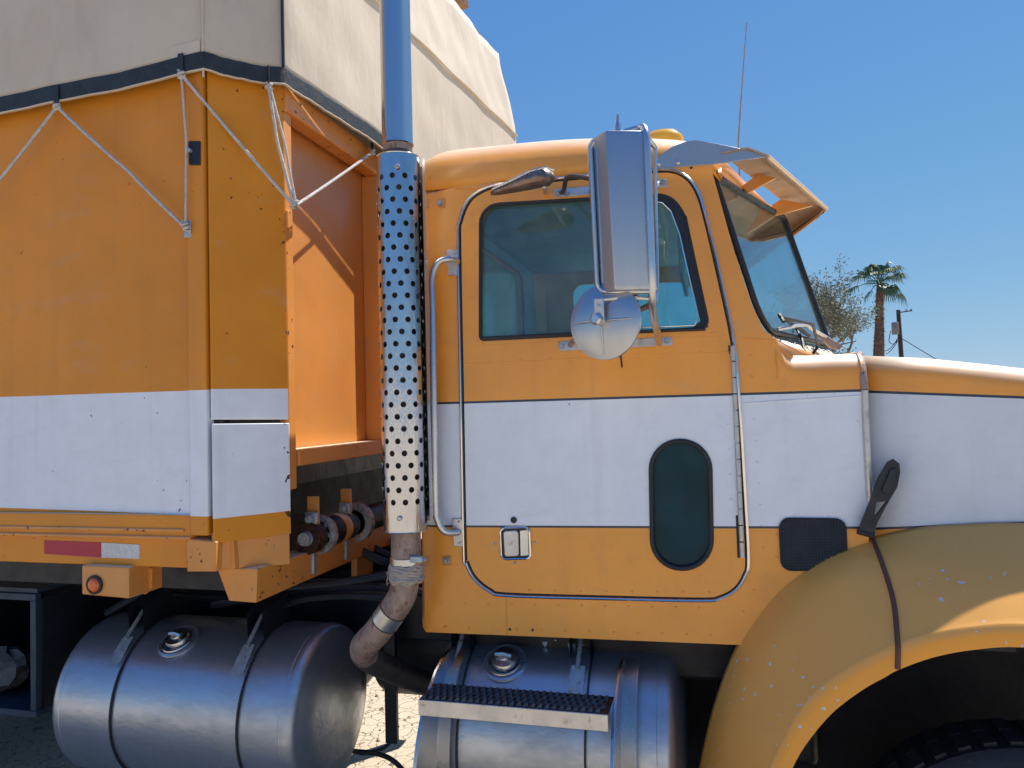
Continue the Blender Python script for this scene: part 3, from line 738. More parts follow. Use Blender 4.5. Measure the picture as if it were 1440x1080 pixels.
# rivets
riv = dome_mesh(.0042, .0026, 'cab', 10)
rl = [(x, 509 - (x - 655) * .045) for x in range(690, 1020, 42)] + [(x, 483 - (x - 655) * .04) for x in range(680, 1015, 46)] + [(1024, 597), (1025, 632), (1027, 667), (1028, 702)] + [(x, 829 + (x - 700) * .012) for x in range(745, 1000, 36)]
pieces('rivet', riv, [on(a, b, -.004) for a, b in rl], dpan)
rl = [(x, 849 + (x - 700) * .02) for x in range(620, 1010, 33)] + [(x, 884 + (x - 700) * .03) for x in range(625, 1030, 34)] + [(1055 + k * 2, 500 + k * 30) for k in range(10)] + [(x, 562 - (x - 1050) * .06) for x in range(1060, 1205, 38)] + \
     [(1205, 592), (1092, 752), (1092, 783), (1118, 725), (1165, 726), (1060, 830), (1045, 860)]
pieces('rivet', riv, [on(a, b, 0) for a, b in rl], cab)
dk = dome_mesh(.005, .002, 'black', 12)
pieces('screw_hole', dk, [on(a, b, 0) for a, b in ((717, 885), (749, 886), (972, 236))], cab)
# keyhole
G().lathe([(.0115, 0), (.0115, .004), (.008, .005), (0, .003)], on(723, 731, -.004), (0, -1, 0), 20).mk('door_lock', 'black', dpan)
# handle: bezel, recess, paddle
hc = [(704, 742), (745, 741), (747, 785), (706, 786)]
hl = round_poly(hc, 7, 5)
G().tube([on(a, b, -.007) for a, b in hl], .0045, 8, closed=True).mk('handle_bezel', 'chrome', dpan)
G().prism([on(a, b, -.005) for a, b in hl], (0, .003, 0)).mk('handle_recess', 'blackmetal', dpan)
pd = round_poly([(709, 746), (730, 745), (731, 781), (711, 782)], 4, 4)
G().prism([on(a, b, -.016) for a, b in pd], (0, .010, 0)).mk('handle_paddle', 'alu', dpan, bevel=.003)
G().prism([on(a, b, -.008) for a, b in ((732, 746), (743, 745), (744, 780), (733, 781))], (0, .003, 0)).mk('handle_cup', 'steel', dpan)
pieces('handle_screw', dome_mesh(.0055, .005, 'steel', 12), [on(a, b, -.004) for a, b in ((697, 764), (752, 763), (725, 791))], dpan)
# wind lace tick below round mirror
G().tube([on(873, 500, -.006), on(875, 517, -.006)], .003, 6).mk('rubber_stop', 'black', dpan)
# piano hinge in knuckles
a = on(1030, 486, -.013); b = on(1044, 784, -.013); nk = 13
for i in range(nk):
    p = a.lerp(b, (i + .04) / nk); q = a.lerp(b, (i + .96) / nk)
    o = G().tube([p, q], .0085, 10).mk('hinge_knuckle', 'hingem', dpan)
G().prism([on(1024, 486, -.006), on(1034, 486, -.006), on(1047, 784, -.006), on(1037, 784, -.006)], (0, .003, 0)).mk('hinge_leaf', 'black', dpan)
# grab handle with plates
gh = [on(645, 369, -.012), on(638, 368, -.05), on(624, 374, -.062), on(616, 396, -.064), on(617, 440, -.064), on(619, 560, -.064), on(621, 700, -.064), on(624, 728, -.062), on(633, 745, -.05), on(646, 748, -.012)]
hd = G().tube(smooth_path(gh, 6), .0125, 14).mk('grab_handle', 'steel', truck, ang=80)
for pts, bl in (([(629, 352), (645, 352), (646, 388), (630, 388)], ((640, 357), (641, 384))), ([(637, 729), (651, 729), (653, 768), (639, 768)], ((647, 733), (648, 763)))):
    pl = G().prism([on(a, b, -.010) for a, b in pts], (0, .009, 0)).mk('mounting_plate', 'alu', hd, bevel=.002)
    pieces('plate_screw', dome_mesh(.005, .004, 'steel', 10), [on(a, b, -.010) for a, b in bl], hd)
# --- cab roof: loft over stations, shoulder arc, crowned
sil = [(592, 213), (597, 211.5), (602, 210), (612, 207.5), (640, 203.5), (680, 200), (720, 195.5), (760, 192), (800, 189.5), (850, 188), (900, 188.5), (940, 191.5), (975, 196.5), (1000, 203), (1015, 214)]
side_t = [(582, 269), (590, 268.2), (600, 267.2), (612, 266), (640, 263.5), (680, 258.5), (720, 254), (760, 249.5), (800, 246), (850, 240.5), (900, 236.5), (940, 232.5), (975, 232), (992, 232), (1003, 234)]
xcen = P(1106, 305, 1.05).x
rv = []; rf = []; NA = 10
prof_n = 0
for si, ((a, b), (c, d)) in enumerate(zip(sil, side_t)):
    bot = on(c, d); x = bot.x if si else XR + .001; zs = P(a, b, .24).z
    zt_ = zs + .006; yb = ys(max(x, XR + .004), bot.z)
    if si == 0: zt_ = P(592, 214.5, .24).z
    sec = []
    w_ = max(0, (si - 10) / 4.0)                     # front stations sweep forward in plan
    for k in range(NA + 1):
        t = k / NA * pi / 2
        y = yb + .30 * (1 - cos(t)); z = bot.z + (zt_ - bot.z) * sin(t) ** .9
        sec.append((y, z))
    half = sec + [(.55, zt_ + .02), (.8, zt_ + .032), (1.05, zt_ + .036)]
    full = half + [(WID - y, z) for y, z in reversed(half[:-1])]
    prof_n = len(full)
    for y, z in full:
        vx = (xcen - on(1003, 240).x) * (1 - abs(y - 1.05) / 1.05) * w_ * .95
        xx = x
        if si == 0 and False: pass
        rv.append((xx + vx * .9, y, z - (.05 if si == len(sil) - 1 else .02 if si == len(sil) - 2 else 0) - .06 * (vx / .35)))
for i in range(len(sil) - 1):
    for k in range(prof_n - 1):
        a = i * prof_n + k; rf.append((a, a + prof_n, a + prof_n + 1, a + 1))
roof = mk('roof', rv, rf, 'cab', truck, ang=60); s_ = roof.modifiers.new('t', 'SOLIDIFY'); s_.thickness = .012; s_.offset = -1
# rear wall of cab with rear window, following the roof's end profile
endp = rv[:prof_n]
lo_z = zlow + .03
rear_out = [(RR, lo_z)] + [(RR if y < RR else (WID - RR if y > WID - RR else y), z - .005) for _, y, z in endp] + [(WID - RR, lo_z)]
rw = round_poly([(.42, 2.22), (1.68, 2.22), (1.68, 2.80), (.42, 2.80)], .09, 5)
# build rear wall through skin in (y, z) then rotate into place
def yz_skin(name, outer, holes, X, t, ms, par):
    o = skin(name, outer, holes, lambda a, b: 0, t, ms, None, res=.3)
    for v in o.data.vertices: a = v.co.copy(); v.co = (X + a.y, a.x, a.z)
    o.parent = par
    if par.parent is None: o.matrix_parent_inverse = Matrix.Translation(-par.matrix_world.translation)
    return o
rwall = yz_skin('rear_wall', rear_out, [rw], XR, .02, 'cab', truck)
yz_skin('rear_window', rw, [], XR + .006, .005, 'rearglass', rwall)
G().tube([V((XR - .004, a, b)) for a, b in rw], .012, 8, closed=True).mk('rear_gasket', 'black', rwall)
# interior shell: trim behind the skin, headliner, floor, seats, wheel, dash
xw = on(1003, 240).x
itr = yz_skin('interior_trim', [(.09, lo_z + .02), (.12, 2.86), (WID - .12, 2.86), (WID - .09, lo_z + .02)], [round_poly([(.40, 2.20), (1.70, 2.20), (1.70, 2.81), (.40, 2.81)], .09, 5)], XR + .03, .01, 'interior', truck)
G().add([(XR + .03, .12, 2.86), (xw + .0, .14, 2.84), (xcen - .06, 1.05, 2.86), (xw + .0, WID - .14, 2.84), (XR + .03, WID - .12, 2.86)], [(0, 1, 2, 3, 4)]).mk('headliner', 'headliner', truck)
G().box((XR + .03, .08, zlow + .02), (.9, WID - .08, zlow + .06)).mk('cab_floor', 'black', truck)
for yy in (.35, 1.25):
    st = G().box((-.82, yy, 1.55), (-.32, yy + .5, 1.72)).mk('driver_seat', 'seat', truck, bevel=.04)
    G().prism([(-.86, yy + .02, 1.7), (-.74, yy + .02, 1.7), (-.86, yy + .02, 2.3), (-.96, yy + .02, 2.3)], (0, .46, 0)).mk('seat_back', 'seat', st, bevel=.04)
G().prism([(-.05, .1, 2.08), (.08, .1, 2.17), (.14, .1, 2.16), (.16, .1, 1.6), (.02, .1, 1.6)], (0, WID - .2, 0)).mk('dashboard', 'interior', truck, bevel=.03)
swc = V((-.08, 1.52, 2.05)); e1 = V((.35, 0, .94)).normalized(); e2 = V((0, 1, 0))
sw = G().tube([swc + e1 * .23 * cos(t * pi / 16) + e2 * .23 * sin(t * pi / 16) for t in range(32)], .013, 8, closed=True).mk('steering_wheel', 'black', truck)
G().tube([swc - e1 * .2, swc, swc + e1 * .2], .012, 6).tube([swc, swc + V((.3, 0, -.3))], .02, 8).mk('steering_column', 'black', sw)
# interior sun visor card hanging near the vent window
G().box((-.10, .25, 2.5), (-.08, .9, 2.68)).mk('inside_visor', 'interior', truck, bevel=.008)
# --- windshield
TL, TR, BR, BL = on(1005, 243, .02), P(1104, 306, 1.05), P(1158, 486, 1.05), on(1077, 463, .03)
def mir(p): return V((p.x, WID - p.y, p.z))
for side in (0, 1):
    q = [TL, TR, BR, BL] if side == 0 else [mir(TL), TR, BR, mir(BL)]
    nrm = (q[1] - q[0]).cross(q[3] - q[0]).normalized()
    if nrm.x < 0: nrm = -nrm
    # rounded lower outer corner
    cc = (q[0] + q[1] + q[2] + q[3]) / 4; ex = (q[1] - q[0]).normalized(); ez = nrm.cross(ex)
    loc = [((p - cc).dot(ex), (p - cc).dot(ez)) for p in q]; rp = round_poly(loc, [.03, .02, .02, .12], 6)
    lp = [cc + ex * a + ez * b for a, b in rp]
    w = G().prism(lp, nrm * -.006).mk('windshield', 'wglass', truck, ang=20)
    G().tube([p + nrm * .004 for p in lp], .011, 8, closed=True).mk('windshield_gasket', 'black', w)
# header between roof front and windshield top
def rfp(k):
    return V(rv[(len(sil) - 1) * prof_n + k])
fr = [rfp(k) for k in range(prof_n)]
hv = []; hf = []
for k in range(prof_n):
    p = fr[k]; t = min(1, max(0, (p.y - TL.y) / (1.05 - TL.y))) if p.y <= 1.05 else min(1, max(0, (WID - p.y - TL.y) / (1.05 - TL.y)))
    b = TL.lerp(TR, t); b = V((b.x + .004, p.y, b.z + .008)); hv += [p, b]
for k in range(prof_n - 1): hf.append((2 * k, 2 * k + 1, 2 * k + 3, 2 * k + 2))
hd_ = mk('header_panel', hv, hf, 'orange', truck, ang=50); s_ = hd_.modifiers.new('t', 'SOLIDIFY'); s_.thickness = .01
# cowl below windshield down to hood
CL = [BL, BR, mir(BL)]
zh = P(1170, 500, .2).z
cwl = G()
pa = [BL + V((-.01, -.02, -.01)), BR + V((.01, 0, -.01)), mir(BL) + V((-.01, .02, -.01))]
pb = [V((p.x + .06, p.y, p.z - .055)) for p in pa]; pc = [V((P(1110, 500, .1).x if i != 1 else P(1195, 498, 1.05).x, p.y, zh - .01)) for i, p in enumerate(pa)]
cwl.add(pa + pb + pc, [(0, 3, 4, 1), (1, 4, 5, 2), (3, 6, 7, 4), (4, 7, 8, 5)])
cow = cwl.mk('cowl', 'orange', truck, ang=30); s_ = cow.modifiers.new('t', 'SOLIDIFY'); s_.thickness = .01
pieces('rivet', dome_mesh(.006, .004, 'steel', 8, (1, 0, .3)), [pa[0].lerp(pa[1], .1 + i * .1) + V((.03, 0, -.025)) for i in range(9)], cow)
# wipers
for dx in (0, 1):
    b0 = pb[0].lerp(pb[1], .45) if dx == 0 else pb[1].lerp(pb[2], .3)
    tip = BL.lerp(BR, .08) + V((.03, 0, .05)) if dx == 0 else BR.lerp(mir(BL), .2) + V((.03, 0, .07))
    mid = b0.lerp(tip, .45) + V((.05, 0, .05))
    wa = G().tube([b0, b0 + V((.02, 0, .03)), mid, tip], .006, 8).mk('wiper_arm', 'black', truck)
    G().tube([tip + V((.01, -.16 if dx else -.02, -.02)), tip + V((.0, .02, .01)), BL.lerp(BR, .55) + V((.03, 0, .015)) if dx == 0 else tip + V((.01, .25, 0))], .007, 6).mk('wiper_blade', 'black', wa)
w3 = [P(1120, 462, .5), P(1128, 478, .45), P(1131, 494, .40)]
G().tube([P(1093, 463, .2), P(1120, 458, .35), P(1132, 457, .5), P(1160, 473, .62), P(1183, 488, .7)], .007, 6).mk('wiper_linkage', 'alu', truck)
G().prism([P(1148, 466, .62), P(1158, 470, .62), P(1186, 487, .62), P(1181, 491, .62), P(1168, 488, .62)], (0, .05, 0)).mk('wiper_cover', 'heat', truck)
G().tube(w3, .006, 6).mk('washer_tube', 'black', truck)
# --- external sun visor
fin = [(922, 229), (928, 218), (945, 206), (965, 198.5), (978, 196.5), (1010, 202), (1080, 217), (1081, 220), (1040, 226), (1000, 231), (960, 234), (928, 237), (923, 234)]
vz = G().prism([P(a, b, .035) for a, b in fin], (0, .008, 0)).mk('visor_fin', 'visorside', truck, bevel=.002)
pieces('fin_bolt', dome_mesh(.009, .007, 'alu', 12), [P(926, 231, .035), P(953, 229, .035)], vz)
O0 = P(1080, 217.5, .03); O1 = P(1163, 291, 1.05); I0 = P(1014, 214, .03); I1 = P(1106, 285, 1.05)
B0 = P(978, 196.5, .03); 
visor = G()
def vis(o0, o1, i0, i1):
    nn = (o1 - o0).cross(i0 - o0).normalized(); nn = nn if nn.z > 0 else -nn
    n = 8; top = []; 
    for i in range(n + 1):
        t = i / n; a = i0.lerp(i1, t); b = o0.lerp(o1, t); m_ = a.lerp(b, .55) + nn * .022
        top += [a, m_, b, b + V((0, 0, -.018)), b + V((-.006, 0, -.018)), b + V((-.006, 0, -.006)), m_ - nn * .006, a - nn * .006]
    fs = []
    for i in range(n):
        for k in range(8): fs.append((i * 8 + k, i * 8 + (k + 1) % 8, (i + 1) * 8 + (k + 1) % 8, (i + 1) * 8 + k))
    fs += [tuple(range(8)), tuple(n * 8 + k for k in range(7, -1, -1))]
    visor.add(top, fs)
vis(O0, O1, I0, I1); vis(mir(O0), O1, mir(I0), I1)
vv = visor.mk('sun_visor', 'underv', truck, ang=30)
G().tube([O0 + V((0, 0, -.006)), O1 + V((0, 0, -.006)), mir(O0) + V((0, 0, -.006))], .007, 8).mk('visor_edge', 'cream', vv)
G().tube([O1 + V((-.02, .01, -.02)), mir(O0).lerp(O1, .5) + V((-.02, 0, -.025)), mir(O0) + V((-.02, 0, -.02))], .008, 6).mk('visor_rubber', 'black', vv)
for Y, pts in ((.40, [(1043, 262), (1052, 271), (1091, 250), (1066, 244)]), (.88, [(1085, 288), (1090, 303), (1143, 289), (1098, 280)])):
    G().prism([P(a, b, Y) for a, b in pts], (0, .02, 0)).mk('visor_bracket', 'orange', vv, bevel=.002)
G().prism([mir(P(922, 228, .035)), mir(P(978, 196.5, .035)), mir(P(1080, 217, .035)), mir(P(1000, 231, .035))], (0, .008, 0)).mk('visor_fin', 'visorside', truck)
# far-side drip of the visor (lower fascia half)
G().prism([mir(O0), O1, O1 + V((-.04, 0, -.05)), mir(O0) + V((-.04, 0, -.09))], (-.01, 0, 0)).mk('visor_fascia', 'underv', vv)
# marker light on roof
ml = P(932, 192, .55)
mk_ = G().lathe([(.09, -.05), (.09, -.015), (.082, .0), (.055, .022), (.0, .032)], ml + V((0, 0, .0)), (0, 0, 1), 28)
for v in mk_.v: v.x = ml.x + (v.x - ml.x) * .95; v.y = ml.y + (v.y - ml.y) * .5
mk_.mk('marker_light', 'lampy', truck, ang=70)
# whip antenna on far side
at = P(1038, 200, 1.3); ab = V((at.x, at.y, 2.95))
an = G().tube([ab, at, P(1042, 140, 1.3), P(1050, 32, 1.3)], [.006, .0045, .0032, .002], 8).mk('antenna', 'heat', truck)
G().lathe([(.02, 0), (.016, .05), (.006, .12), (0, .12)], ab, (0, 0, 1), 12).mk('antenna_base', 'black', an)

# --- hood, seam channel
def hood_y(x): return .02 + .02 * max(0, x - .3) ** 1.2
xs0 = P(1222, 600, .02).x
hood_top = [(1110, 502), (1160, 498), (1205, 497), (1225, 498), (1300, 503), (1370, 510), (1440, 517.5), (1560, 534), (1700, 556)]
def hood_loft(name, x_list, zb_, ms, ysurf):
    vs = []; fs = []; N = 0
    za_, zb2 = P(1214, 520, 0), P(1226, 752, 0)
    for ki, (px, py) in enumerate(x_list):
        p = P(px, py, .12); x = p.x; zt_ = p.z - .002; y0 = ysurf(x); sec = []
        for j in range(9): sec.append((y0, lerp(zb_(x), zt_ - .075, j / 8)))
        for k in range(1, 9):
            t = k / 8 * pi / 2; sec.append((y0 + .085 * (1 - cos(t)), zt_ - .075 + .075 * sin(t)))
        sec += [(.4, zt_ + .012), (.75, zt_ + .022), (1.05, zt_ + .026)]
        full = sec + [(WID - y, z) for y, z in reversed(sec[:-1])]; N = len(full); vs += [((lerp(za_.x, zb2.x, (za_.z - z) / (za_.z - zb2.z)) + .003 if (ki == 0 and name == 'hood') else (lerp(za_.x, zb2.x, (za_.z - z) / (za_.z - zb2.z)) - .006 if name == 'cowl_top' and ki == len(x_list) - 1 else x)), y, z) for y, z in full]
    for i in range(len(x_list) - 1):
        for k in range(N - 1): a = i * N + k; fs.append((a, a + N, a + N + 1, a + 1))
    o = mk(name, vs, fs, ms, truck, ang=50); s = o.modifiers.new('t', 'SOLIDIFY'); s.thickness = .008; s.offset = -1; return o
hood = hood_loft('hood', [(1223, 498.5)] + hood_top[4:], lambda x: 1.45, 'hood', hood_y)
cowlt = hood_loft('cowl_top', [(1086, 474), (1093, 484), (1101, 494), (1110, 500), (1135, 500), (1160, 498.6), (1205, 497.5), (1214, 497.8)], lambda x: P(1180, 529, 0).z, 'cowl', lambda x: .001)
# bright/rusty gap strip between cowl and hood
gp = [(1207, 503, .10), (1210.5, 506, .06), (1213, 515, .02), (1214, 530, .0), (1216, 548, -.004)]
sA = G().tube([P(1209, 498.6, .2)] + [P(a, b, y) for a, b, y in gp], .0115, 10).mk('seam_strip', 'heat', truck)
sB = G().tube([P(1216, 549, -.002), P(1218, 600, -.004), P(1222, 680, -.004), P(1226, 752, -.006)], .011, 10).mk('seam_strip', 'alu', truck, label='white painted lower seam strip')

# --- fender
rows = [
    ([(965, 1180), (978, 1110), (991, 1045), (1008, 980), (1034, 913), (1066, 862), (1100, 822), (1160, 781), (1226, 757), (1290, 743), (1350, 738), (1440, 736), (1560, 745), (1680, 790)], .02),
    ([(980, 1190), (1000, 1110), (1016, 1040), (1036, 980), (1064, 925), (1096, 880), (1132, 846), (1186, 810), (1240, 792), (1300, 782), (1360, 777), (1440, 775), (1570, 786), (1690, 840)], -.10),
    ([(1000, 1200), (1028, 1115), (1050, 1050), (1076, 995), (1104, 950), (1134, 915), (1168, 886), (1210, 862), (1256, 846), (1310, 832), (1370, 824), (1440, 822), (1570, 834), (1690, 890)], -.20),
    ([(1030, 1215), (1062, 1130), (1088, 1068), (1112, 1020), (1138, 982), (1164, 957), (1194, 937), (1228, 919), (1262, 904), (1312, 889), (1372, 880), (1440, 877), (1580, 890), (1690, 950)], -.285),
    ([(1050, 1225), (1088, 1135), (1119, 1068), (1142, 1033), (1168, 1003), (1192, 983), (1220, 964), (1244, 951), (1262, 941), (1312, 923), (1372, 912), (1440, 909), (1580, 922), (1690, 985)], -.295),
]
ff_ = [[P(a, b, Y) for a, b in r] for r, Y in rows]
ff_ = [smooth_path(r, 4) for r in ff_]
ncol = len(ff_[0]); cols = []
for c in range(ncol):
    pts = [r[c] for r in ff_]
    top = smooth_path(pts[:4], 5)
    cols.append(top + [pts[3].lerp(pts[4], .05) + V((0, -.004, 0)), pts[3].lerp(pts[4], .5) + V((0, -.004, 0)), pts[4], pts[4] + V((0, .03, .004)), pts[4] + V((0, .06, .02))])
nr_ = len(cols[0]); fvs = [p for c in cols for p in c]; ffs = []
for c in range(ncol - 1):
    for r in range(nr_ - 1): a = c * nr_ + r; ffs.append((a, a + nr_, a + nr_ + 1, a + 1))
# paint chips on the fender
m, n, l, b = nt('fender_paint')
f = NOISE(n, l, 2.2, 6, .6)
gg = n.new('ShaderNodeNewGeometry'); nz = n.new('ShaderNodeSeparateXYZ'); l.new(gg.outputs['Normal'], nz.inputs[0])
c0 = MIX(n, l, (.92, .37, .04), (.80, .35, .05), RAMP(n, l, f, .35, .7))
c0 = MIX(n, l, c0, (.82, .43, .12), RAMP(n, l, nz.outputs['Z'], .12, .35, 0, .7))  # sky reflection on upturned faces painted in as paler orange
k = NOISE(n, l, 55, 2, .5); k2 = NOISE(n, l, 3, 3, .5)
c0 = MIX(n, l, c0, (.55, .62, .72), MATH(n, l, 'MULTIPLY', MATH(n, l, 'GREATER_THAN', k, .70), MATH(n, l, 'GREATER_THAN', k2, .5)))
l.new(c0, b.inputs['Base Color']); l.new(RAMP(n, l, f, .3, .7, .28, .42), b.inputs['Roughness']); b.inputs['Coat Weight'].default_value = .12; b.inputs['Coat Roughness'].default_value = .25; b.inputs['Specular IOR Level'].default_value = .35
BUMP(n, l, b, NOISE(n, l, 4, 4, .5), .15, .02)
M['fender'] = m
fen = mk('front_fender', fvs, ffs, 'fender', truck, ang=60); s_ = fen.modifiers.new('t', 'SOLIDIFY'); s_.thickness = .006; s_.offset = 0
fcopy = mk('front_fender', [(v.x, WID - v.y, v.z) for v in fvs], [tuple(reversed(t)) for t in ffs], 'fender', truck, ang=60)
# seam running down across the fender
c_i = min(range(ncol), key=lambda c: abs(ff_[0][c].x - P(1228, 760, .02).x))
crv = [p + V((0, -.004, .002)) for p in cols[c_i][:-2]]
G().tube(crv, .0075, 8).mk('fender_seam', mat('dark_gap_sealant', (.11, .045, .03), .6), truck)
# inner liner and rubber flap
wx = P(1440, 900, -.25).x; 
wc = V((P(1452, 900, -.2).x, 0, .50))
Rl = wc.z; 
lin = G(); n = 28
RA = P(1440, 909, -.29).z - wc.z
for Y0, Y1, R_ in ((-.22, .55, RA + .03),):
    vs = []; 
    for i in range(n + 1):
        t = pi * (-.05 + 1.1 * i / n); vs += [(wc.x + R_ * 1.02 * cos(t), Y0, wc.z + R_ * sin(t)), (wc.x + R_ * 1.02 * cos(t), Y1, wc.z + R_ * sin(t))]
    lin.add(vs, [(2 * i, 2 * i + 1, 2 * i + 3, 2 * i + 2) for i in range(n)])
lin.mk('wheel_well', 'blackmetal', truck, ang=50)
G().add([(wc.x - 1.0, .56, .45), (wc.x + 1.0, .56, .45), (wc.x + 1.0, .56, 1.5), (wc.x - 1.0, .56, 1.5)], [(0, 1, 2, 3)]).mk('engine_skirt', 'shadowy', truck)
# --- wheels
def wheel(cx, cy, R, w, face=-1):
    c = V((cx, cy, R)); ax = (0, face, 0); rr_ = R
    prof = [(R * .60, -w * .42), (R * .66, -w * .5), (R * .86, -w * .52), (R * .95, -w * .46), (R, -w * .36), (R, w * .36), (R * .95, w * .46), (R * .86, w * .52), (R * .66, w * .5), (R * .60, w * .42)]
    wh = G().lathe(prof, c, ax, 56).mk('wheel', 'tyre', truck, ang=40)
    g = G()
    for k in range(46):
        an = 2 * pi * k / 46
        for yy in (-.3, .02):
            o = c + V((R * cos(an), yy * w, R * sin(an))); t = V((-sin(an), 0, cos(an))); nn = V((cos(an), 0, sin(an)))
            g.prism([o - t * .02 - nn * .004, o + t * .014 - nn * .004, o + t * .014 + nn * .010, o - t * .02 + nn * .010], (0, w * .28, 0))
    tr = g.mk('tread', 'tyre', wh, ang=0); tr['kind'] = 'stuff'
    for q in (.70, .78, .9):
        G().tube([c + V((R * q * cos(t * pi / 24), face * w * (.525 if q != .9 else .51), R * q * sin(t * pi / 24))) for t in range(48)], .006, 6, closed=True).mk('sidewall_ridge', 'tyre', wh)
    G().lathe([(R * .60, w * .40), (R * .57, w * .45), (R * .53, w * .30), (R * .40, w * .12), (R * .25, w * .15), (R * .16, w * .35), (R * .1, w * .45), (0, w * .46)], c, ax, 40).mk('rim', 'alu', wh, ang=40)
    return wh
wheel(wc.x, -.06, .50, .28); wheel(wc.x, WID + .06, .50, .28, 1)
for xx in (-4.35, -5.65):
    wheel(xx, .0, .5, .26); wheel(xx, .33, .5, .26); wheel(xx, WID, .5, .26, 1); wheel(xx, WID - .33, .5, .26, 1)
# steering axle
G().tube([(wc.x, .05, .5), (wc.x, WID - .05, .5)], .06, 10).mk('axle', 'blackmetal', truck)
G().tube([(-4.35, .2, .5), (-4.35, WID - .2, .5)], .08, 10).mk('axle', 'blackmetal', truck)
# --- hood latch strap
def lat(pxs, Y0, Y1): return [P(a, b, Y0) for a, b in pxs]
lt = [(1207, 748), (1212, 735), (1224, 705), (1236, 672), (1249, 650), (1257, 646), (1265, 652), (1266, 664), (1262, 685), (1246, 712), (1234, 735), (1227, 753)]
lh = [(1230, 722), (1233, 706), (1248, 705), (1238, 718), (1231, 727)]
hl_ = slab('hood_latch', lt, -.045, .018, 'black', truck, holes=[lh])
G().prism([P(a, b, -.052) for a, b in ((1240, 690), (1252, 660), (1260, 658), (1260, 680), (1250, 698))], (0, .008, 0)).mk('latch_pad', 'black', hl_, bevel=.002)
G().tube([P(1206, 746, -.035), P(1229, 752, -.035)], .012, 10).mk('latch_pivot', 'blackmetal', hl_)
G().tube([P(1218, 745, -.035), P(1220, 747, .01)], .012, 8).mk('latch_post', 'black', hl_)
G().tube([P(1256, 660, -.03), P(1258, 660, .025)], .008, 8).mk('latch_catch', 'black', hl_)
# --- screened vent by the fender
vp = round_poly([(1096, 729), (1188, 730), (1191, 801), (1099, 801)], 14, 5)
vo = G().prism([on(a, b, -.004) for a, b in vp], (0, .003, 0)).mk('side_vent', 'black', truck)
vg = mat('vent_wire_mesh', (.07, .09, .11), .45, .5, .2, 20)
g = G()
for i in range(1, 22):
    px = 1096 + 95 * i / 22
    ins = 4 if i in (1, 2, 20, 21) else 0
    g.tube([on(px + .6, 731 + ins, -.008), on(px + 1.4, 800 - ins, -.008)], .0011, 4)
for j in range(1, 17):
    py = 730 + 71 * j / 17; ins = 3 if j in (1, 2, 15, 16) else 0
    g.tube([on(1097 + ins, py, -.0095), on(1190 - ins, py, -.0095)], .0011, 4)
w_ = g.mk('vent_mesh', vg, vo); w_['kind'] = 'stuff'
G().tube([on(a, b, -.005) for a, b in vp], .004, 6, closed=True).mk('vent_rim', 'black', vo)

# ================================================================== STACK
SY = -.13
cxs = P(565, 480, SY).x
zs1 = P(563, 222, SY).z; zs0 = P(568, 745, SY).z
RS = .079
sc_root = G()
# perforated guard: cells with 12-gon holes on a cylinder, staggered rows
nc = 11; pitch = (P(565, 270, SY).z - P(565, 286.4, SY).z); rows_n = int((zs1 - zs0 - .10) / pitch)
z_h0 = P(565, 703, SY).z
cw = 2 * pi / nc; hr = .0104
vs = []; fs = []; seen = {}
def rad(z): t = (z - zs0) / (zs1 - zs0); return RS * (1.0 + .0 * t) * (1 - .02 * max(0, 1 - t * 6))
def cyl(a, z):
    r = rad(z); key = (round(a % (2 * pi), 5), round(z, 5))
    if key in seen: return seen[key]
    dent = 0
    vs.append((cxs + (r + dent) * cos(a), SY + (r + dent) * sin(a), z)); seen[key] = len(vs) - 1; return len(vs) - 1
def row_plain(z0, z1, nz):
    for j in range(nz):
        za, zb_ = lerp(z0, z1, j / nz), lerp(z0, z1, (j + 1) / nz)
        for i in range(nc * 4):
            a, b2 = i * cw / 4, (i + 1) * cw / 4; fs.append((cyl(a, za), cyl(b2, za), cyl(b2, zb_), cyl(a, zb_)))
zrow = z_h0 - pitch / 2
row_plain(zs0, zrow, 4)
NH = 12
r_i = 0
while zrow + pitch < zs1 - .045:
    z0, z1 = zrow, zrow + pitch; zc = (z0 + z1) / 2
    for i in range(nc):
        a0 = (i + (.5 if r_i % 2 else 0)) * cw + .28; ac = a0 + cw / 2
        out = []
        for q in range(4): out.append(cyl(a0 + cw * q / 4, z0))
        out.append(cyl(a0 + cw, z0)); out.append(cyl(a0 + cw, zc)); 
        out += [cyl(a0 + cw * q / 4, z1) for q in (4, 3, 2, 1, 0)]; out.append(cyl(a0, zc))
        # 12 outer verts: angles matched to hole verts
        inn = []
        for ov in out:
            x_, y_, z_ = vs[ov]
            import math as _m
            aa = _m.atan2(y_ - SY, x_ - cxs); da = (aa - ac + pi) % (2 * pi) - pi; dz = z_ - zc; th = _m.atan2(dz, da * RS)
            inn.append((ac + hr * cos(th) / RS, zc + hr * sin(th)))
        inn = [cyl(*p) for p in inn]
        for q in range(12): fs.append((out[q], out[(q + 1) % 12], inn[(q + 1) % 12], inn[q]))
    zrow += pitch; r_i += 1
row_plain(zrow, zs1, 3)
stk = mk('exhaust_stack', *(lambda g: (g.v, g.f))(G().lathe([(.052, zs0 - .01), (.053, 2.4), (.0535, zs1 + .02)], (cxs, SY, 0), (0, 0, 1), 32)), 'bore', truck, ang=60)
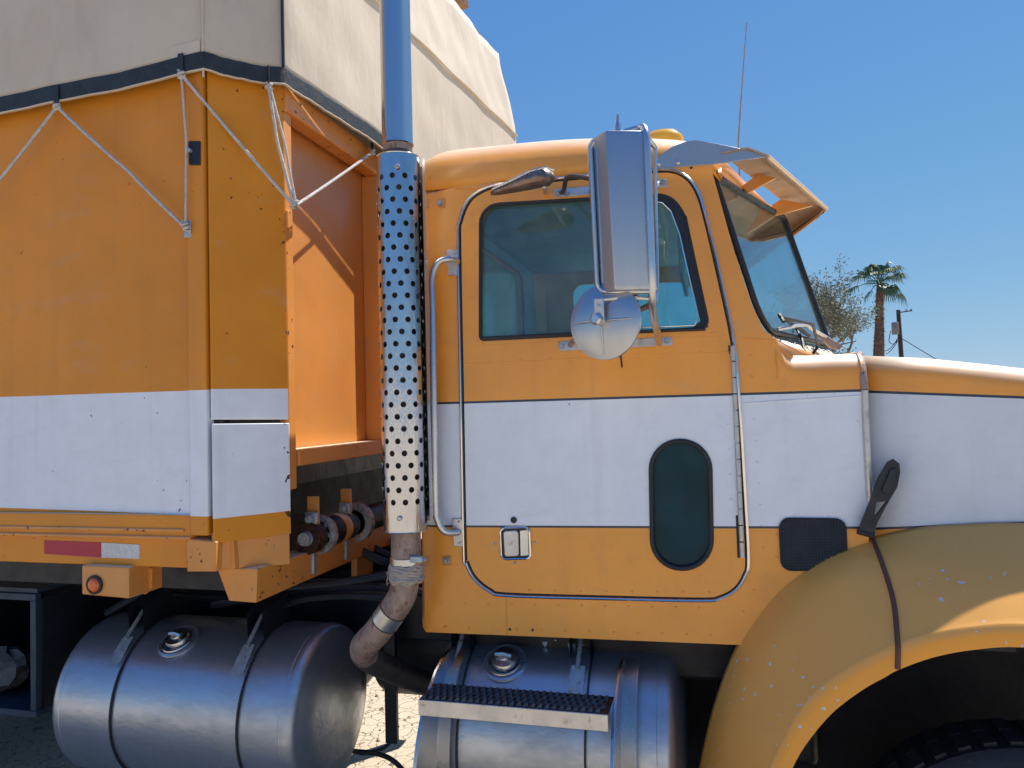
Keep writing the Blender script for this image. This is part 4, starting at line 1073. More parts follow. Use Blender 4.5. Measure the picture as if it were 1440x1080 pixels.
def shield():
    n0 = len(vs); cvec = []
    ov = [V(p) for p in vs]; on_ = [V((p.x - cxs, p.y - SY, 0)).normalized() for p in ov]
    iv = [p - q * .002 for p, q in zip(ov, on_)]
    av = ov + iv; an_ = on_ + [-q for q in on_]; af = list(fs) + [tuple(i + n0 for i in reversed(f)) for f in fs]
    ed = {}
    for f in fs:
        for i in range(len(f)): ed[(f[i], f[(i + 1) % len(f)])] = 1
    for (a, b) in list(ed):
        if (b, a) not in ed:
            k = len(av); pa, pb = ov[a], ov[b]; rd = (on_[a] + on_[b]).normalized(); nn = (pb - pa).cross(rd).normalized()
            av += [pb, pa, iv[a], iv[b]]; an_ += [nn] * 4; af.append((k, k + 1, k + 2, k + 3))
    me = bpy.data.meshes.new('heat_shield'); me.from_pydata([tuple(v) for v in av], [], af); me.materials.append(M['shield'])
    me.polygons.foreach_set('use_smooth', [True] * len(me.polygons)); me.update()
    me.normals_split_custom_set_from_vertices([tuple(v) for v in an_])
    o = bpy.data.objects.new('heat_shield', me); link(o, stk); return o
sh_ = shield()
for zz2 in (zs0 + .0, zs1 - .002):
    G().tube([(cxs + RS * (.985 if zz2 < 2 else 1) * cos(k * pi / 20), SY + RS * (.985 if zz2 < 2 else 1) * sin(k * pi / 20), zz2) for k in range(40)], .0018, 5, closed=True).mk('shield_edge', 'chrome', stk)
for px, py in ((559, 234), (562, 729)):
    p = P(px, py, SY - RS - .001); G().lathe([(.009, 0), (.009, .005), (.005, .008), (0, .008)], p, (0, -1, 0), 12).mk('clamp_screw', 'alu', stk)
# back flange of shield (second half shell)
G().lathe([(RS + .003, zs0 + .02), (RS + .003, zs1 - .01)], (cxs + .010, SY + .02, 0), (0, 0, 1), 24, radians(-100), radians(80)).mk('shield_flange', 'steel', stk)
# bare upper pipe with a stained collar
G().lathe([(.053, zs1 - .01), (.0535, zs1 + .045), (.055, zs1 + .048)], (cxs, SY, 0), (0, 0, 1), 32).mk('stack_collar', 'heat', stk)
G().lathe([(.0535, zs1 + .044), (.058, zs1 + .047), (.056, zs1 + .06), (.056, 4.3), (.052, 4.3), (.052, zs1 + .1)], (cxs, SY, 0), (0, 0, 1), 40).mk('stack_pipe', 'pipe', stk, ang=40)
# lower pipe, clamp, lagging, elbows
zc1 = P(568, 788, SY).z
G().lathe([(.053, zs0 + .02), (.054, zc1)], (cxs, SY, 0), (0, 0, 1), 36).mk('lower_pipe', 'heat', stk)
cl = G().lathe([(.053, zc1 - .012), (.0585, zc1 - .010), (.0585, zc1 + .012), (.053, zc1 + .014)], (cxs, SY, 0), (0, 0, 1), 36).mk('band_clamp', 'steel', stk)
pc_ = P(592, 786, SY - .03)
G().box(pc_ + V((-.035, -.02, -.010)), pc_ + V((.012, .0, .012))).mk('clamp_lug', 'galv', cl, bevel=.003)
G().tube([pc_ + V((-.03, -.01, .0)), pc_ + V((.025, -.01, 0))], .006, 8).mk('clamp_bolt', 'galv', cl)
G().prism([on(596, 781, -.006), on(634, 781, -.006), on(635, 795, -.006), on(596, 795, -.006)], (0, .004, 0)).mk('stack_bracket', 'orange', stk, bevel=.002)
G().prism([on(596, 280, -.006), on(626, 278, -.006), on(626, 292, -.006), on(596, 293, -.006)], (0, .004, 0)).mk('stack_bracket', 'orange', stk, bevel=.002)
pieces('bracket_bolt', bolt_mesh(.008, .010, 'galv'), [on(629, 788, -.006), on(619, 286, -.006)], stk)
zl = P(568, 808, SY).z; g = G()
for k in range(7):
    zz3 = lerp(zc1 - .016, zl - .02, k / 6); g.tube([(cxs + (.055 + .003 * (k % 2)) * cos(t * pi / 14), SY + (.055 + .003 * (k % 3)) * sin(t * pi / 14), zz3 + .004 * sin(t * 1.3 + k)) for t in range(28)], .007, 6, closed=True)
lg = g.mk('pipe_lagging', 'wrap', stk, ang=80)
g = G()
for k in range(9):
    a = P(552, 800 + k * 2, SY - .03); g.tube([a, a + V((-.012 - .01 * random.random(), -.01, -.012 + .02 * random.random())), a + V((-.02, -.004, -.03 * random.random()))], .0012, 4)
g.mk('loose_fibre', 'wrap', stk)
ep = [V((cxs, SY, zl + .04)), P(569, 822, SY), P(563, 842, SY + .0), P(547, 866, SY + .01), P(529, 890, SY + .03), P(512, 908, SY + .07), P(513, 920, SY + .13), P(530, 932, SY + .24), P(560, 946, SY + .42), P(606, 964, SY + .70), P(650, 980, SY + 1.0)]
G().tube(smooth_path(ep[:7], 6), .051, 28).mk('elbow_pipe', 'heat', stk, ang=80)
G().tube(smooth_path(ep[5:], 6), .0505, 28).mk('downpipe', 'darkpipe', stk, ang=80)
pa_ = smooth_path(ep[:7], 6)
for i0 in (16, 20):
    c = pa_[i0]; t = (pa_[i0 + 1] - pa_[i0 - 1]).normalized(); G().lathe([(.051, -.002), (.0535, -.002), (.0535, .002), (.051, .002)], c, t, 28).mk('pipe_joint', 'darkpipe', stk)
G().tube([pa_[k] for k in range(16, 21)], .0525, 28, caps=False).mk('pipe_sleeve', 'steel', stk, ang=80)
# shield seam strap
# ================================================================== FUEL TANKS
def tank_z(px, py, Yc, R):
    d = ray(px, py); mslope = d.z / d.y; zline = CAMP.z + mslope * (Yc - CAMP.y); return zline - R * sqrt(1 + mslope ** 2)
TY, TR_ = .22, .33
TZ = tank_z(330, 868, TY, TR_)
def tank(name, x0, x1, straps, cap, group=None, label=None, plates=True):
    R = TR_; L = x1 - x0; o = (x0, TY, TZ); cr = .045
    pr = [(0, -.018), (R * .6, -.015), (R - .06, -.008)] + [(R - cr + cr * sin(t), cr - cr * cos(t)) for t in [i * pi / 16 for i in range(9)]]
    pl = [(R - cr + cr * cos(t), L - cr + cr * sin(t)) for t in [i * pi / 16 for i in range(9)]] + [(R - .08, L + .012), (R * .6, L + .022), (0, L + .028)]
    g = G().lathe(pr + [(R, cr + (L - 2 * cr) * i / 6) for i in range(1, 6)] + pl, o, (1, 0, 0), 72)
    tk = g.mk('fuel_tank', 'tank', truck, ang=60, label=label)
    for xx in (x0 + cr + .01, x1 - cr - .012):
        G().lathe([(R, -.004), (R + .0025, 0), (R, .004)], (xx, TY, TZ), (1, 0, 0), 72).mk('weld_bead', 'tank', tk, ang=80)
    for sx in straps:
        st = G().lathe([(R, 0), (R + .007, 0), (R + .007, .075), (R, .075)], (sx, TY, TZ), (1, 0, 0), 72).mk('tank_strap', 'tank', tk)
        G().lathe([(R + .0005, 0), (R + .0095, 0), (R + .0095, .006), (R + .0005, .006)], (sx + .0755, TY, TZ), (1, 0, 0), 72).mk('strap_rubber', 'black', st)
        # clevis near the top front
        if plates:
            th = radians(128)
            def tp(an, r, dx): return V((sx + dx, TY + r * cos(an), TZ + r * sin(an)))
            a1, a2, a3 = radians(143), radians(133), radians(122)
            G().add([tp(a1, R + .010, .010), tp(a1, R + .010, .065), tp(a2, R + .014, .065), tp(a3, R + .022, .062), tp(a3, R + .022, .046), tp(a3 + .045, R + .02, .038), tp(a3, R + .022, .030), tp(a3, R + .022, .013), tp(a2, R + .014, .010)],
                    [(0, 1, 2, 3, 4, 5, 8), (5, 6, 7, 8)]).mk('strap_clevis', 'galv', st)
            G().tube([tp(a3 + .05, R + .03, .038), tp(radians(103), R + .075, .038)], .008, 10).mk('tee_bolt', 'galv', st)
            G().add([tp(radians(115), R + .004, -.0), tp(radians(115), R + .004, .075), tp(radians(110), R + .11, .075), tp(radians(110), R + .11, .0), tp(radians(80), R + .004, -.0), tp(radians(80), R + .004, .075), tp(radians(86), R + .14, .075), tp(radians(86), R + .14, 0)],
                    [(0, 3, 7, 4), (1, 5, 6, 2), (3, 2, 6, 7), (4, 7, 6, 5)]).mk('strap_bracket', 'blackmetal', st)
    for cx_ in cap:
        an = radians(120); n_ = V((0, cos(an), sin(an))); c = V((cx_, TY, TZ)) + n_ * R
        cp = G().lathe([(.085, -.006), (.085, .003), (.078, .007), (.07, .004), (.055, .005)], c, n_, 36).mk('filler_neck', 'tank', tk, ang=40)
        G().lathe([(.05, .0), (.05, .022), (.046, .028), (.02, .03), (.018, .036), (0, .036)], c, n_, 32).mk('filler_cap', 'steel', cp, ang=40)
        e_ = V((1, 0, 0)); G().tube([c + n_ * .04 - e_ * .03, c + n_ * .045, c + n_ * .04 + e_ * .035 + V((0, -.01, 0))], .008, 8).mk('cap_lever', 'steel', cp)
        G().tube([c + n_ * .008 + e_ * .06 * cos(t) + n_.cross(e_) * .06 * sin(t) * 1.1 for t in [pi + i * .3 for i in range(11)]], .004, 6).mk('cap_chain', 'steel', cp)
    return tk
x1L = P(66, 975, TY - TR_).x; x1R = P(519, 965, TY + .32).x
t1 = tank('a', x1L, x1R, [P(133, 980, TY - TR_).x, P(308, 980, TY - TR_).x], [P(255, 890, TY - .15).x], label='long fuel tank behind the cab')
xs_ = P(868, 980, TY - TR_).x
x2L = P(600, 1000, TY - TR_).x - .02; x2R = P(955, 985, TY).x
t2 = tank('b', x2L, x2R, [P(612, 1020, TY - TR_).x, P(820, 1020, TY - TR_).x - .075], [P(715, 935, TY - .12).x], label='shorter fuel tank beneath the door with a step')
# scuff on the end of the first tank
# sender fittings on tank 2
for px, py, r in ((768, 905, .016), (783, 903, .012), (806, 908, .02), (822, 910, .012)):
    p = P(px, py + 8, TY - .06); n_ = V((0, -.25, 1)).normalized()
    G().lathe([(r * 1.4, -.01), (r * 1.4, .012), (r, .014), (r, .04), (0, .042)], p, n_, 14).mk('tank_fitting', 'galv' if r != .012 else 'ring', t2)
# dark cylinders added between the frame rails to block the bright background
for xx0, xx1 in ((x1L - .3, -1.75), (-1.70, -.55)):
    G().lathe([(0, 0), (.22, .01), (.29, .05), (.30, .08), (.30, xx1 - xx0 - .08), (.22, xx1 - xx0 - .01), (0, xx1 - xx0)], (xx0, 1.04, .85), (1, 0, 0), 40).mk('blocker_cylinder', 'blackmetal', truck, ang=50)
# --- step: two arc side plates, tread, front plate
YS1 = -.30
zst = P(590, 984, YS1).z
xa = P(588, 984, YS1).x; xb = P(855, 1016, YS1).x
sr = G().prism([(xa, YS1, zst - .052), (xb, YS1, zst - .052), (xb, YS1, zst), (xa, YS1, zst)], (0, .004, 0)).mk('step', 'alu', truck, bevel=.002)
G().box((xa, YS1 + .004, zst - .006), (xb, YS1 + .15, zst - .001)).mk('step_plate', 'blackmetal', sr)
tm = G()
tm.add([(-.010, 0, 0), (.008, 0, 0), (.008, .022, 0), (-.010, .022, 0), (-.002, .004, .010), (.006, .006, .011), (.006, .018, .011), (-.002, .020, .010)],
       [(0, 1, 5, 4), (1, 2, 6, 5), (2, 3, 7, 6), (3, 0, 4, 7), (4, 5, 6, 7)])
tme = mesh(tm.v, tm.f, mat('dark_tread_steel', (.10, .10, .11), .5, .5, .3, 30), 20)
n = 26; L = []
for j in range(4):
    for i in range(n): L.append((xa + .014 + (xb - xa - .024) * (i + (.5 if j % 2 else 0)) / n, YS1 + .012 + j * .033, zst - .001))
pieces('step_tooth', tme, L, sr)
def arcplate(x, R1, R2, a0, a1, ms, w=.012):
    g = G(); n = 26; vs = []
    for i in range(n + 1):
        t = radians(lerp(a0, a1, i / n)); ro_ = lerp(R1, R2, sin(pi * i / n))
        for dx in (0, w):
            vs += [(x + dx, TY + (TR_ + .006) * cos(t), TZ + (TR_ + .006) * sin(t)), (x + dx, TY + ro_ * cos(t), TZ + ro_ * sin(t))]
    fs = []
    for i in range(n):
        b_ = i * 4; c_ = b_ + 4
        fs += [(b_, b_ + 1, c_ + 1, c_), (b_ + 2, c_ + 2, c_ + 3, b_ + 3), (b_ + 1, b_ + 3, c_ + 3, c_ + 1), (b_, c_, c_ + 2, b_ + 2)]
    fs += [(0, 2, 3, 1), (4 * n, 4 * n + 1, 4 * n + 3, 4 * n + 2)]
    return g.add(vs, fs).mk('step_hanger', ms, sr, ang=40, bevel=.002)
for xq in (xa - .004, xb + .012):
    G().lathe([(TR_ + .024, 0), (TR_ + .030, .0), (TR_ + .05, .055), (TR_ + .044, .055)], (xq, TY, TZ), (1, 0, 0), 40, radians(-62), radians(110)).mk('hanger_flange', 'steel', sr, ang=40)
arcplate(xa - .014, TR_ + .02, TR_ + .24, 112, 285, 'steel'); arcplate(xb + .002, TR_ + .02, TR_ + .24, 112, 285, 'steel')
# ================================================================== CHASSIS
for yy in (.62, 1.40):
    G().box((-6.0, yy, .95), (1.5, yy + .08, 1.22)).mk('frame_rail', 'blackmetal', truck, bevel=.006)
for xx in (-3.2, -2.4, -1.2, .2):
    G().box((xx, .68, .98), (xx + .1, 1.42, 1.18)).mk('cross_member', 'blackmetal', truck)
G().box((-.4, .75, .62), (.9, 1.35, 1.3)).mk('gearbox', 'shadowy', truck, bevel=.08)
G().box((XR + .1, .14, zlow - .16), (.35, WID - .14, zlow + .01)).mk('cab_underbody', 'shadowy', truck, bevel=.02)
G().box((.0, .30, .9), (.10, .6, zlow)).mk('cab_mount', 'blueblack', truck, bevel=.01)
G().box((-.02, .42, .62), (.35, .60, 1.5)).mk('steering_gear', 'blackmetal', truck, bevel=.03)
# deck plate + hoses between cab and trailer
G().box((XT + .02, .35, 1.25), (XR - .04, 1.75, 1.28)).mk('deck_plate', 'blackmetal', truck)
for i, (a_, b_) in enumerate(((.5, .03), (.62, .02), (.8, .025))):
    G().tube(smooth_path([V((XR - .02, a_, 1.7)), V((XR - .2, a_, 1.35)), V((XT + .05, a_ + .1, 1.3)), V((XT - .2, a_, 1.45))], 6), b_ * .7, 8).mk('air_line', 'blackmetal', truck)
# mud-flap strap hanging between the tanks and the trailing hose
G().box((P(540, 960, .5).x, .5, P(548, 1046, .5).z), (P(556, 960, .5).x, .53, 1.2)).mk('flap_hanger', 'blackmetal', truck, bevel=.004)
G().tube(smooth_path([P(560, 1020, .6), P(545, 1048, .55), P(520, 1058, .52), P(505, 1060, .5)], 6), .008, 8).tube(smooth_path([P(490, 1056, .7), P(530, 1060, .7), P(556, 1072, .7), P(580, 1100, .7)], 6), .012, 8).mk('dangling_hose', 'black', truck)
# --- equipment rack at far left, beneath trailer
rk = G(); Yr = -.02
xr1 = P(50, 900, Yr).x; zr_t = P(46, 845, Yr).z; zr_b = P(48, 1000, Yr).z; xr0 = xr1 - .62; tb = .03
rk.box((xr1 - tb, Yr, zr_b), (xr1, Yr + tb, zr_t)).box((xr0, Yr, zr_b), (xr0 + tb, Yr + tb, zr_t))
rk.box((xr0, Yr - .001, zr_t - .001), (xr1 + .001, Yr + tb, zr_t + tb))
rack = rk.mk('tool_rack', 'blueblack', truck, bevel=.003)
G().box((xr0, Yr + .01, zr_t + tb + .001), (xr1, .62, zr_t + tb + .02)).mk('rack_top', 'blueblack', rack)
G().box((xr0, Yr + .0, zr_b - .03), (xr1 + .001, .6, zr_b - .001)).mk('rack_shelf', 'blueblack', rack, bevel=.003)
G().box((xr0, .58, zr_b), (xr1, .6, zr_t)).mk('rack_back', 'blackmetal', rack)
G().box((xr1 - .015, Yr + .04, zr_b), (xr1 - .001, .6, zr_t)).mk('rack_side', 'blackmetal', rack)
G().box((xr0 + .001, Yr + .04, zr_b), (xr0 + .015, .6, zr_t)).mk('rack_side', 'blackmetal', rack)
c = P(-2, 935, .12)
bag = root('cloth_sack', (c.x, c.y, zr_b), 'crumpled pale sack lying inside the dark rack at the left edge', 'sack')
g = G(); vs = []; fs = []; rb = random.Random(9)
for j in range(9):
    for i in range(14):
        ph = pi * j / 8; th = 2 * pi * i / 14; r = 1 + .16 * sin(5 * th + j) + .1 * rb.random()
        vs.append((c.x + .14 * r * sin(ph) * cos(th) + .05 * cos(ph), c.y + .10 * r * sin(ph) * sin(th), zr_b + .10 + .095 * cos(ph) * r))
for j in range(8):
    for i in range(14): fs.append((j * 14 + i, j * 14 + (i + 1) % 14, (j + 1) * 14 + (i + 1) % 14, (j + 1) * 14 + i))
mk('sack_cloth', vs, fs, mat('grey_sackcloth', (.10, .11, .12), .9, 0, .3, 20, bump=.8), bag, ang=25)

# ================================================================== MIRRORS
mir_r = G()
YM = -.36
def mp(px, py, Y=YM): return P(px, py, Y)
# housing: plan section swept in z between py levels, wedge with a crease
zt1 = mp(860, 190).z; zt0 = mp(870, 411).z
secp = [(831, YM + .05), (836, YM + .012), (859, YM - .048), (911, YM - .012), (917, YM + .01), (914, YM + .07), (836, YM + .085)]
sec = [(P(a, 300, y).x, y) for a, y in secp]
g = G(); lv = [(0, .96), (.03, 1.), (.97, 1.), (1., .96)]; vs = []; fs = []
cxm = sum(a for a, _ in sec) / len(sec); cym = sum(b for _, b in sec) / len(sec); n = len(sec)
for t, s in lv:
    z = lerp(zt0, zt1, t)
    for a, b in sec: vs.append((cxm + (a - cxm) * s - .012 * (t - .5), cym + (b - cym) * s, z))
for i in range(len(lv) - 1):
    for k in range(n): fs.append((i * n + k, i * n + (k + 1) % n, (i + 1) * n + (k + 1) % n, (i + 1) * n + k))
fs += [tuple(range(n - 1, -1, -1)), tuple((len(lv) - 1) * n + k for k in range(n))]
mh = mk('side_mirror', vs, fs, 'mirror', truck, ang=25, bevel=.003)
xa_, xb_ = P(834, 300, YM).x, P(914, 300, YM).x
lp = round_poly([(xa_ - .003, zt1 - .003), (xb_, zt1 - .02), (xb_ + .006, zt0 - .005), (xa_ + .006, zt0 + .004)], [.035, .01, .01, .035], 6)
G().tube([V((x, YM - .004 if x > xa_ + .02 else YM + .004, z)) for x, z in lp], .0075, 10, closed=True).mk('mirror_rim', 'steel', mh, ang=80)
G().tube([V((xa_ + .018, YM - .006, zt1 - .03)), V((xa_ + .024, YM - .006, zt0 + .03))], .0035, 8).mk('pressed_bead', 'mirror', mh)
# reflecting face
G().prism([V((sec[5][0], sec[5][1] + .004, zt0 + .015)), V((sec[6][0], sec[6][1] + .004, zt0 + .015)), V((sec[6][0], sec[6][1] + .004, zt1 - .015)), V((sec[5][0], sec[5][1] + .004, zt1 - .015))], (0, .003, 0)).mk('mirror_glass', 'chrome', mh)
# loop tube
lt_ = [mp(862, 193, YM + .04), mp(880, 186, YM + .04), mp(898, 181, YM + .03), mp(905, 180, YM + .01), mp(909, 196, YM - .01), mp(912, 260, YM - .015), mp(915, 340, YM - .015), mp(917, 395, YM - .01), mp(917, 425, YM + .02), mp(920, 450, YM + .10), mp(925, 470, YM + .22), mp(927, 482, YM + .33)]
G().tube(smooth_path(lt_, 5), .0115, 12).mk('mirror_arm', 'steel', mh, ang=80)
G().tube(smooth_path([mp(903, 180, YM + .01), mp(912, 196, YM + .06), mp(920, 206, YM + .12)], 4), .008, 10).mk('mirror_arm', 'steel', mh, ang=80)
G().tube([mp(921, 207, YM + .12), mp(922, 300, YM + .12), mp(924, 390, YM + .12), mp(922, 425, YM + .08)], .007, 10).mk('mirror_arm', 'steel', mh, ang=80)
G().box(mp(920, 400, YM + .05) , mp(908, 215, YM + .01)).mk('mirror_spine', 'steel', mh, bevel=.003)
G().lathe([(.010, 0), (.010, .02), (.006, .028), (.005, .05), (0, .05)], mp(869, 184, YM + .03), (0, 0, 1), 10).mk('mirror_stud', 'steel', mh)
G().tube(smooth_path([mp(835, 252, YM + .06), on(810, 264, -.14), on(795, 270, -.03), on(790, 272, -.008)], 5), .0085, 10).mk('mirror_arm', 'darkpipe', mh, ang=80)
G().tube([mp(923, 260, YM + .12), on(926, 258, -.01)], .008, 10).mk('mirror_arm', 'steel', mh)
def mplate(a, b, c, d):
    return G().prism([on(*q, -.009) for q in (a, b, c, d)], (0, .004, 0)).mk('mount_bracket', 'alu', mh, bevel=.0018)
mplate((780, 267), (832, 262), (832, 274), (781, 279)); mplate((918, 254), (937, 252), (938, 264), (919, 266))
mplate((786, 481), (832, 478), (832, 491), (787, 494)); mplate((885, 477), (945, 474), (946, 486), (885, 489))
pieces('bracket_bolt', bolt_mesh(.0075, .009, 'galv'), [on(a, b, -.009) for a, b in ((785, 273), (932, 258), (791, 487), (938, 480))], mh)
G().tube(smooth_path([on(802, 486, -.01), on(812, 480, -.05), mp(838, 468, YM + .15), mp(880, 445, YM + .08), mp(917, 428, YM + .03)], 5), .009, 10).mk('mirror_arm', 'heat', mh, ang=80)
# round convex mirror seen from behind
rc = mp(850, 452, YM + .01); ax = V((-.32, -1, .04)).normalized()
rm = G().lathe([(.112, -.012), (.118, -.008), (.117, .0), (.106, .004), (.09, .010), (.05, .017), (.018, .020), (0, .0205)], rc, ax, 48).mk('round_mirror', 'mirror', truck, ang=60)
e1 = V((0, 0, 1)).cross(ax).normalized(); e2 = ax.cross(e1)
def rr2(t): return .0205 - .016 * (t / .108) ** 2 * 1.0
for d in (e1, -e1, e2, -e2):
    G().tube([rc + d * t + ax * (rr2(t) + .0005) for t in (.02, .05, .08, .1)], [.004, .004, .0035, .002], 8).mk('stamped_rib', 'mirror', rm, ang=80)
G().lathe([(.112, -.013), (.08, -.016), (0, -.022)], rc, ax, 40).mk('mirror_glass', 'chrome', rm)
G().lathe([(.018, .015), (.018, .06), (.012, .066), (0, .066)], rc, ax, 16).mk('mirror_hub', 'steel', rm)
q = rc + ax * .04
G().box(q + V((-.013, -.008, -.01)), q + V((.018, .004, .065))).mk('mirror_clamp', 'alu', rm, bevel=.004)
G().tube([q + V((0, 0, .06)), mp(880, 418, YM + .0), mp(915, 420, YM + .01)], .006, 8).mk('clamp_arm', 'steel', rm)
for dz in (.015, .04): G().lathe([(.006, 0), (.006, .006), (0, .008)], q + V((.003, -.008, dz)), (0, -1, 0), 8).mk('clamp_screw', 'galv', rm)
# teardrop peep mirror above the glass
pmv = []; pmf = []
ctr = [(691, 270, 3), (700, 266, 7), (720, 259, 11), (742, 252, 14.5), (760, 247, 15.5), (770, 247, 14), (777, 247, 8), (780, 247, 2)]
YP = -.10; nst = 14
for i, (a, b, h) in enumerate(ctr):
    c = P(a, b + 2, YP); r = h / F * 2.6
    for k in range(nst):
        t = 2 * pi * k / nst; pmv.append(c + V((.25 * r * cos(t) * .3, r * 1.5 * cos(t) * .9, r * sin(t) * .95 + r * .25 * cos(t))))
for i in range(len(ctr) - 1):
    for k in range(nst): pmf.append((i * nst + k, i * nst + (k + 1) % nst, (i + 1) * nst + (k + 1) % nst, (i + 1) * nst + k))
pmf += [tuple(range(nst - 1, -1, -1)), tuple((len(ctr) - 1) * nst + k for k in range(nst))]
pm = mk('peep_mirror', pmv, pmf, mat('rust_stained_shell', (.22, .15, .12), .3, .7, .3, 9, dirt=(.42, .42, .42)), truck, ang=70)
G().tube([P(765, 262, YP), on(768, 272, -.01)], .008, 8).mk('peep_stem', 'steel', pm)
G().tube([c_ for c_ in [P(692, 266, YP - .03), P(715, 256, YP - .04), P(745, 241, YP - .04), P(768, 235, YP - .035), P(779, 240, YP - .03)]], .003, 6).mk('peep_rim', 'steel', pm)

# ================================================================== BACKGROUND
# leafy tree
def tree():
    D = 34.0; base = P(1170, 560, D); bx_ = base.x; r = root('leafy_tree', (bx_, D, 0), 'thin-leaved grey-green tree rising behind the hood, left of the palm', 'tree')
    rr = random.Random(21); wood = G(); leaf = G(); tips = []
    topz = P(1165, 366, D).z; H = topz
    def br(p, d, L, r_, lev):
        n = 4; pts = [p]; q = p
        for i in range(n):
            d = (d + V((rr.uniform(-.18, .18), rr.uniform(-.18, .18), rr.uniform(-.08, .12)))).normalized(); q = q + d * L / n; pts.append(q)
        wood.tube(pts, [lerp(r_, r_ * .55, i / n) for i in range(n + 1)], 6, caps=False)
        if lev >= 3: tips.extend(pts[1:])
        if lev >= 5: return
        for k in range(3 if lev < 4 else 2):
            a = rr.uniform(0, 2 * pi); sp_ = rr.uniform(.45, .95); side = V((cos(a), sin(a), rr.uniform(-.15, .5))).normalized()
            nd = (d * (1 - sp_ * .5) + side * sp_).normalized(); br(pts[rr.choice((2, 3, 4))], nd, L * rr.uniform(.62, .8), r_ * .55, lev + 1)
    br(V((bx_ + .1, D, 0)), V((-.08, 0, 1)), H * .46, .17, 0)
    br(V((bx_ + .1, D, H * .2)), V((-.5, .1, .8)), H * .4, .10, 1)
    br(V((bx_ + .1, D, H * .3)), V((.45, -.1, .7)), H * .30, .09, 1)
    mx = max(t.z for t in tips); 
    for t in tips:
        for k in range(11):
            c = t + V((rr.gauss(0, .16), rr.gauss(0, .16), rr.gauss(0, .13))); s = rr.uniform(.045, .09)
            d = V((rr.uniform(-1, 1), rr.uniform(-1, 1), rr.uniform(-1, .5))).normalized(); e = d.cross(V((rr.uniform(-1, 1), rr.uniform(-1, 1), 1))).normalized()
            leaf.add([c - d * s, c + e * s * .4, c + d * s, c - e * s * .4], [(0, 1, 2, 3)])
    sc = H / mx
    for g in (wood, leaf):
        for v in g.v: v.z *= sc; v.x = bx_ - .25 + (v.x - bx_) * 1.0; v.y = D + (v.y - D) * .9
    wood.mk('trunk', mat('grey_bark', (.2, .16, .13), .9, 0, .2, 5), r)
    o = leaf.mk('crown', mat('olive_leaves', (.15, .155, .09), .7, 0, .4, 3), r, ang=0)
tree()
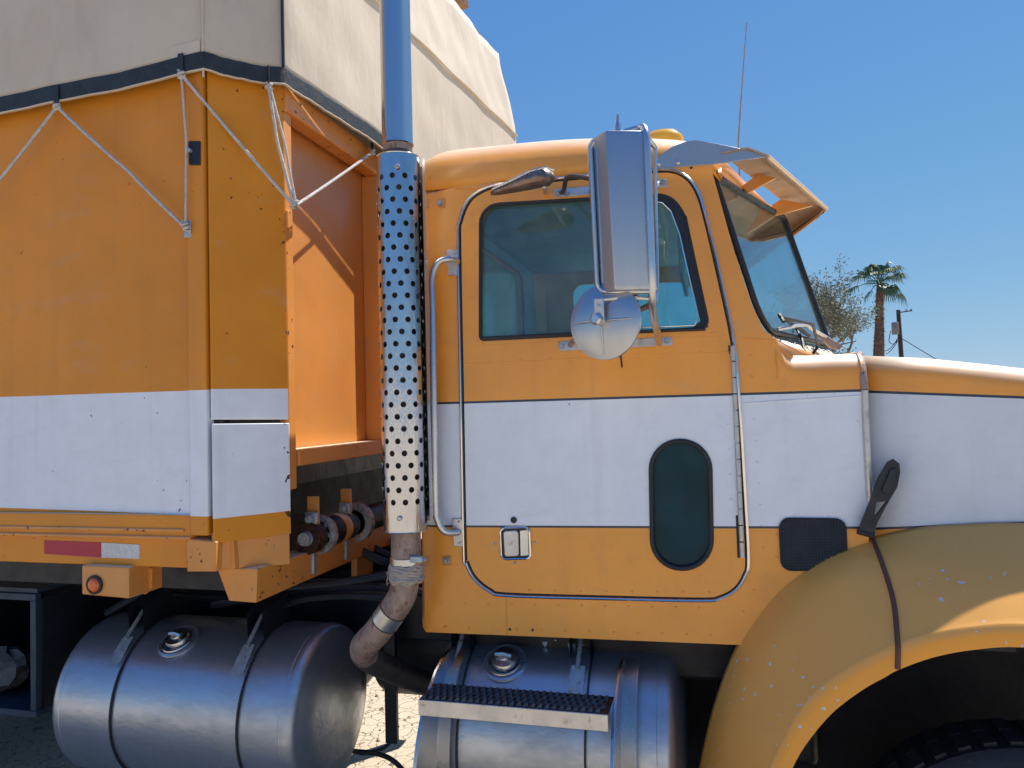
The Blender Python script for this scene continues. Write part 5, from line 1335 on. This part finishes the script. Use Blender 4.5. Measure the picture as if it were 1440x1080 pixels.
def palm():
    D = 32.0; b = P(1226, 560, D); t = P(1237, 398, D); r = root('fan_palm', (b.x, D, 0), 'fan palm with shaggy brown trunk and drooping green fronds', 'tree')
    b0 = V((P(1226, 520, D).x - .05, D, 0)); path = [b0.lerp(t, s) + V((.25 * s * (1 - s), 0, 0)) for s in [i / 16 for i in range(17)]]
    G().tube(path, [.36 - .015 * i for i in range(17)], 12).mk('trunk', mat('palm_bark', (.16, .095, .07), .95, 0, .35, 12, bump=1), r)
    rr = random.Random(4); g = G()
    for i in range(420):
        s = rr.uniform(.2, .97); p = b0.lerp(t, s) + V((.25 * s * (1 - s), 0, 0)); a = rr.uniform(0, 2 * pi); n_ = V((cos(a), sin(a), 0)); R_ = .36 - .24 * s
        tt = V((-sin(a), cos(a), 0)); q = p + n_ * (R_ * .95)
        g.add([q - tt * .05, q + tt * .05, q + n_ * .12 + V((0, 0, .10 if s > .8 else rr.uniform(-.1, .1)))], [(0, 1, 2)])
    o = g.mk('leaf_stubs', mat('old_leaf_bases', (.2, .12, .08), .95, 0, .3, 20), r, ang=0); o['kind'] = 'stuff'
    gm = mat('palm_frond', (.045, .10, .035), .5, 0, .35, 4)
    specs = []
    for i in range(20):
        specs.append((rr.uniform(0, 2 * pi), rr.uniform(-25, 70), rr.uniform(.5, .8), rr.uniform(.50, .68)))
    specs += [(pi, -5, .95, .62), (.0, -35, .9, .62), (pi * 1.05, 22, .85, .6), (.1, 25, .8, .6), (pi, -40, .5, .6)]
    for az, el, L, R_ in specs:
        el = radians(el); d = V((cos(az) * cos(el), sin(az) * cos(el) * .9, sin(el))); c0 = t; mid = c0 + d * L * .6 + V((0, 0, .06)); c = c0 + d * L + V((0, 0, -.04))
        g = G(); g.tube([c0, mid, c], [.025, .018, .012], 5)
        fd = (d + V((0, 0, -.35))).normalized(); sd2 = fd.cross(V((0, 0, 1))).normalized(); un = sd2.cross(fd)
        n = 17
        for k in range(n):
            th = radians(lerp(-95, 95, k / (n - 1))); q = fd * cos(th) + sd2 * sin(th)
            w_ = .028; pp = q.cross(un).normalized(); e1 = c + q * R_ * .5 + un * .04; e2 = c + q * R_ * rr.uniform(.75, .92) + V((0, 0, -.20 - .12 * rr.random()))
            g.add([c - pp * .008, c + pp * .008, e1 + pp * w_, e2, e1 - pp * w_], [(0, 1, 2, 4), (4, 2, 3)])
        g.mk('frond', gm, r, ang=0)
palm()
def pole():
    D = 45.0; x = P(1265, 480, D).x; zt_ = P(1263, 436, D).z; r = root('utility_pole', (x, D, 0), 'dark wooden utility pole with grey transformer and slack wires', 'pole')
    G().tube([(x + .15, D, 0), (x, D, zt_)], [.16, .11], 10).mk('pole_shaft', mat('creosoted_wood', (.05, .035, .03), .9, 0, .3, 9), r)
    dk_ = M['blackmetal']
    G().tube([(x, D, zt_ - .15), (x + .7, D - .2, zt_ - .10)], .035, 6).mk('crossarm', dk_, r)
    for k in (.4, .65): G().lathe([(.05, 0), (.06, .05), (.03, .12), (0, .12)], (x + k, D - .15, zt_ - .1), (0, 0, 1), 8).mk('insulator', 'ring', r)
    c = P(1259, 462, D - .3); G().lathe([(0, -.35), (.18, -.35), (.2, -.3), (.2, .3), (.16, .36), (0, .38)], c, (0, 0, 1), 16).mk('transformer', mat('transformer_paint', (.2, .18, .17), .6), r)
    w = G()
    for a, b_, sag in (((1268, 476), (1330, 512), .1), ((1262, 476), (1238, 492), .3), ((1256, 466), (1250, 480), -.3), ((1250, 480), (1262, 478), .2), ((1262, 480), (1246, 498), .1)):
        p, q = P(*a, D), P(*b_, D - .5)
        if a == (1268, 476): q = p + (q - p) * 6
        w.tube([p.lerp(q, s) + V((0, 0, -sag * 4 * s * (1 - s))) for s in [i / 10 for i in range(11)]], .022, 5)
    w.mk('wire', dk_, r)
pole()
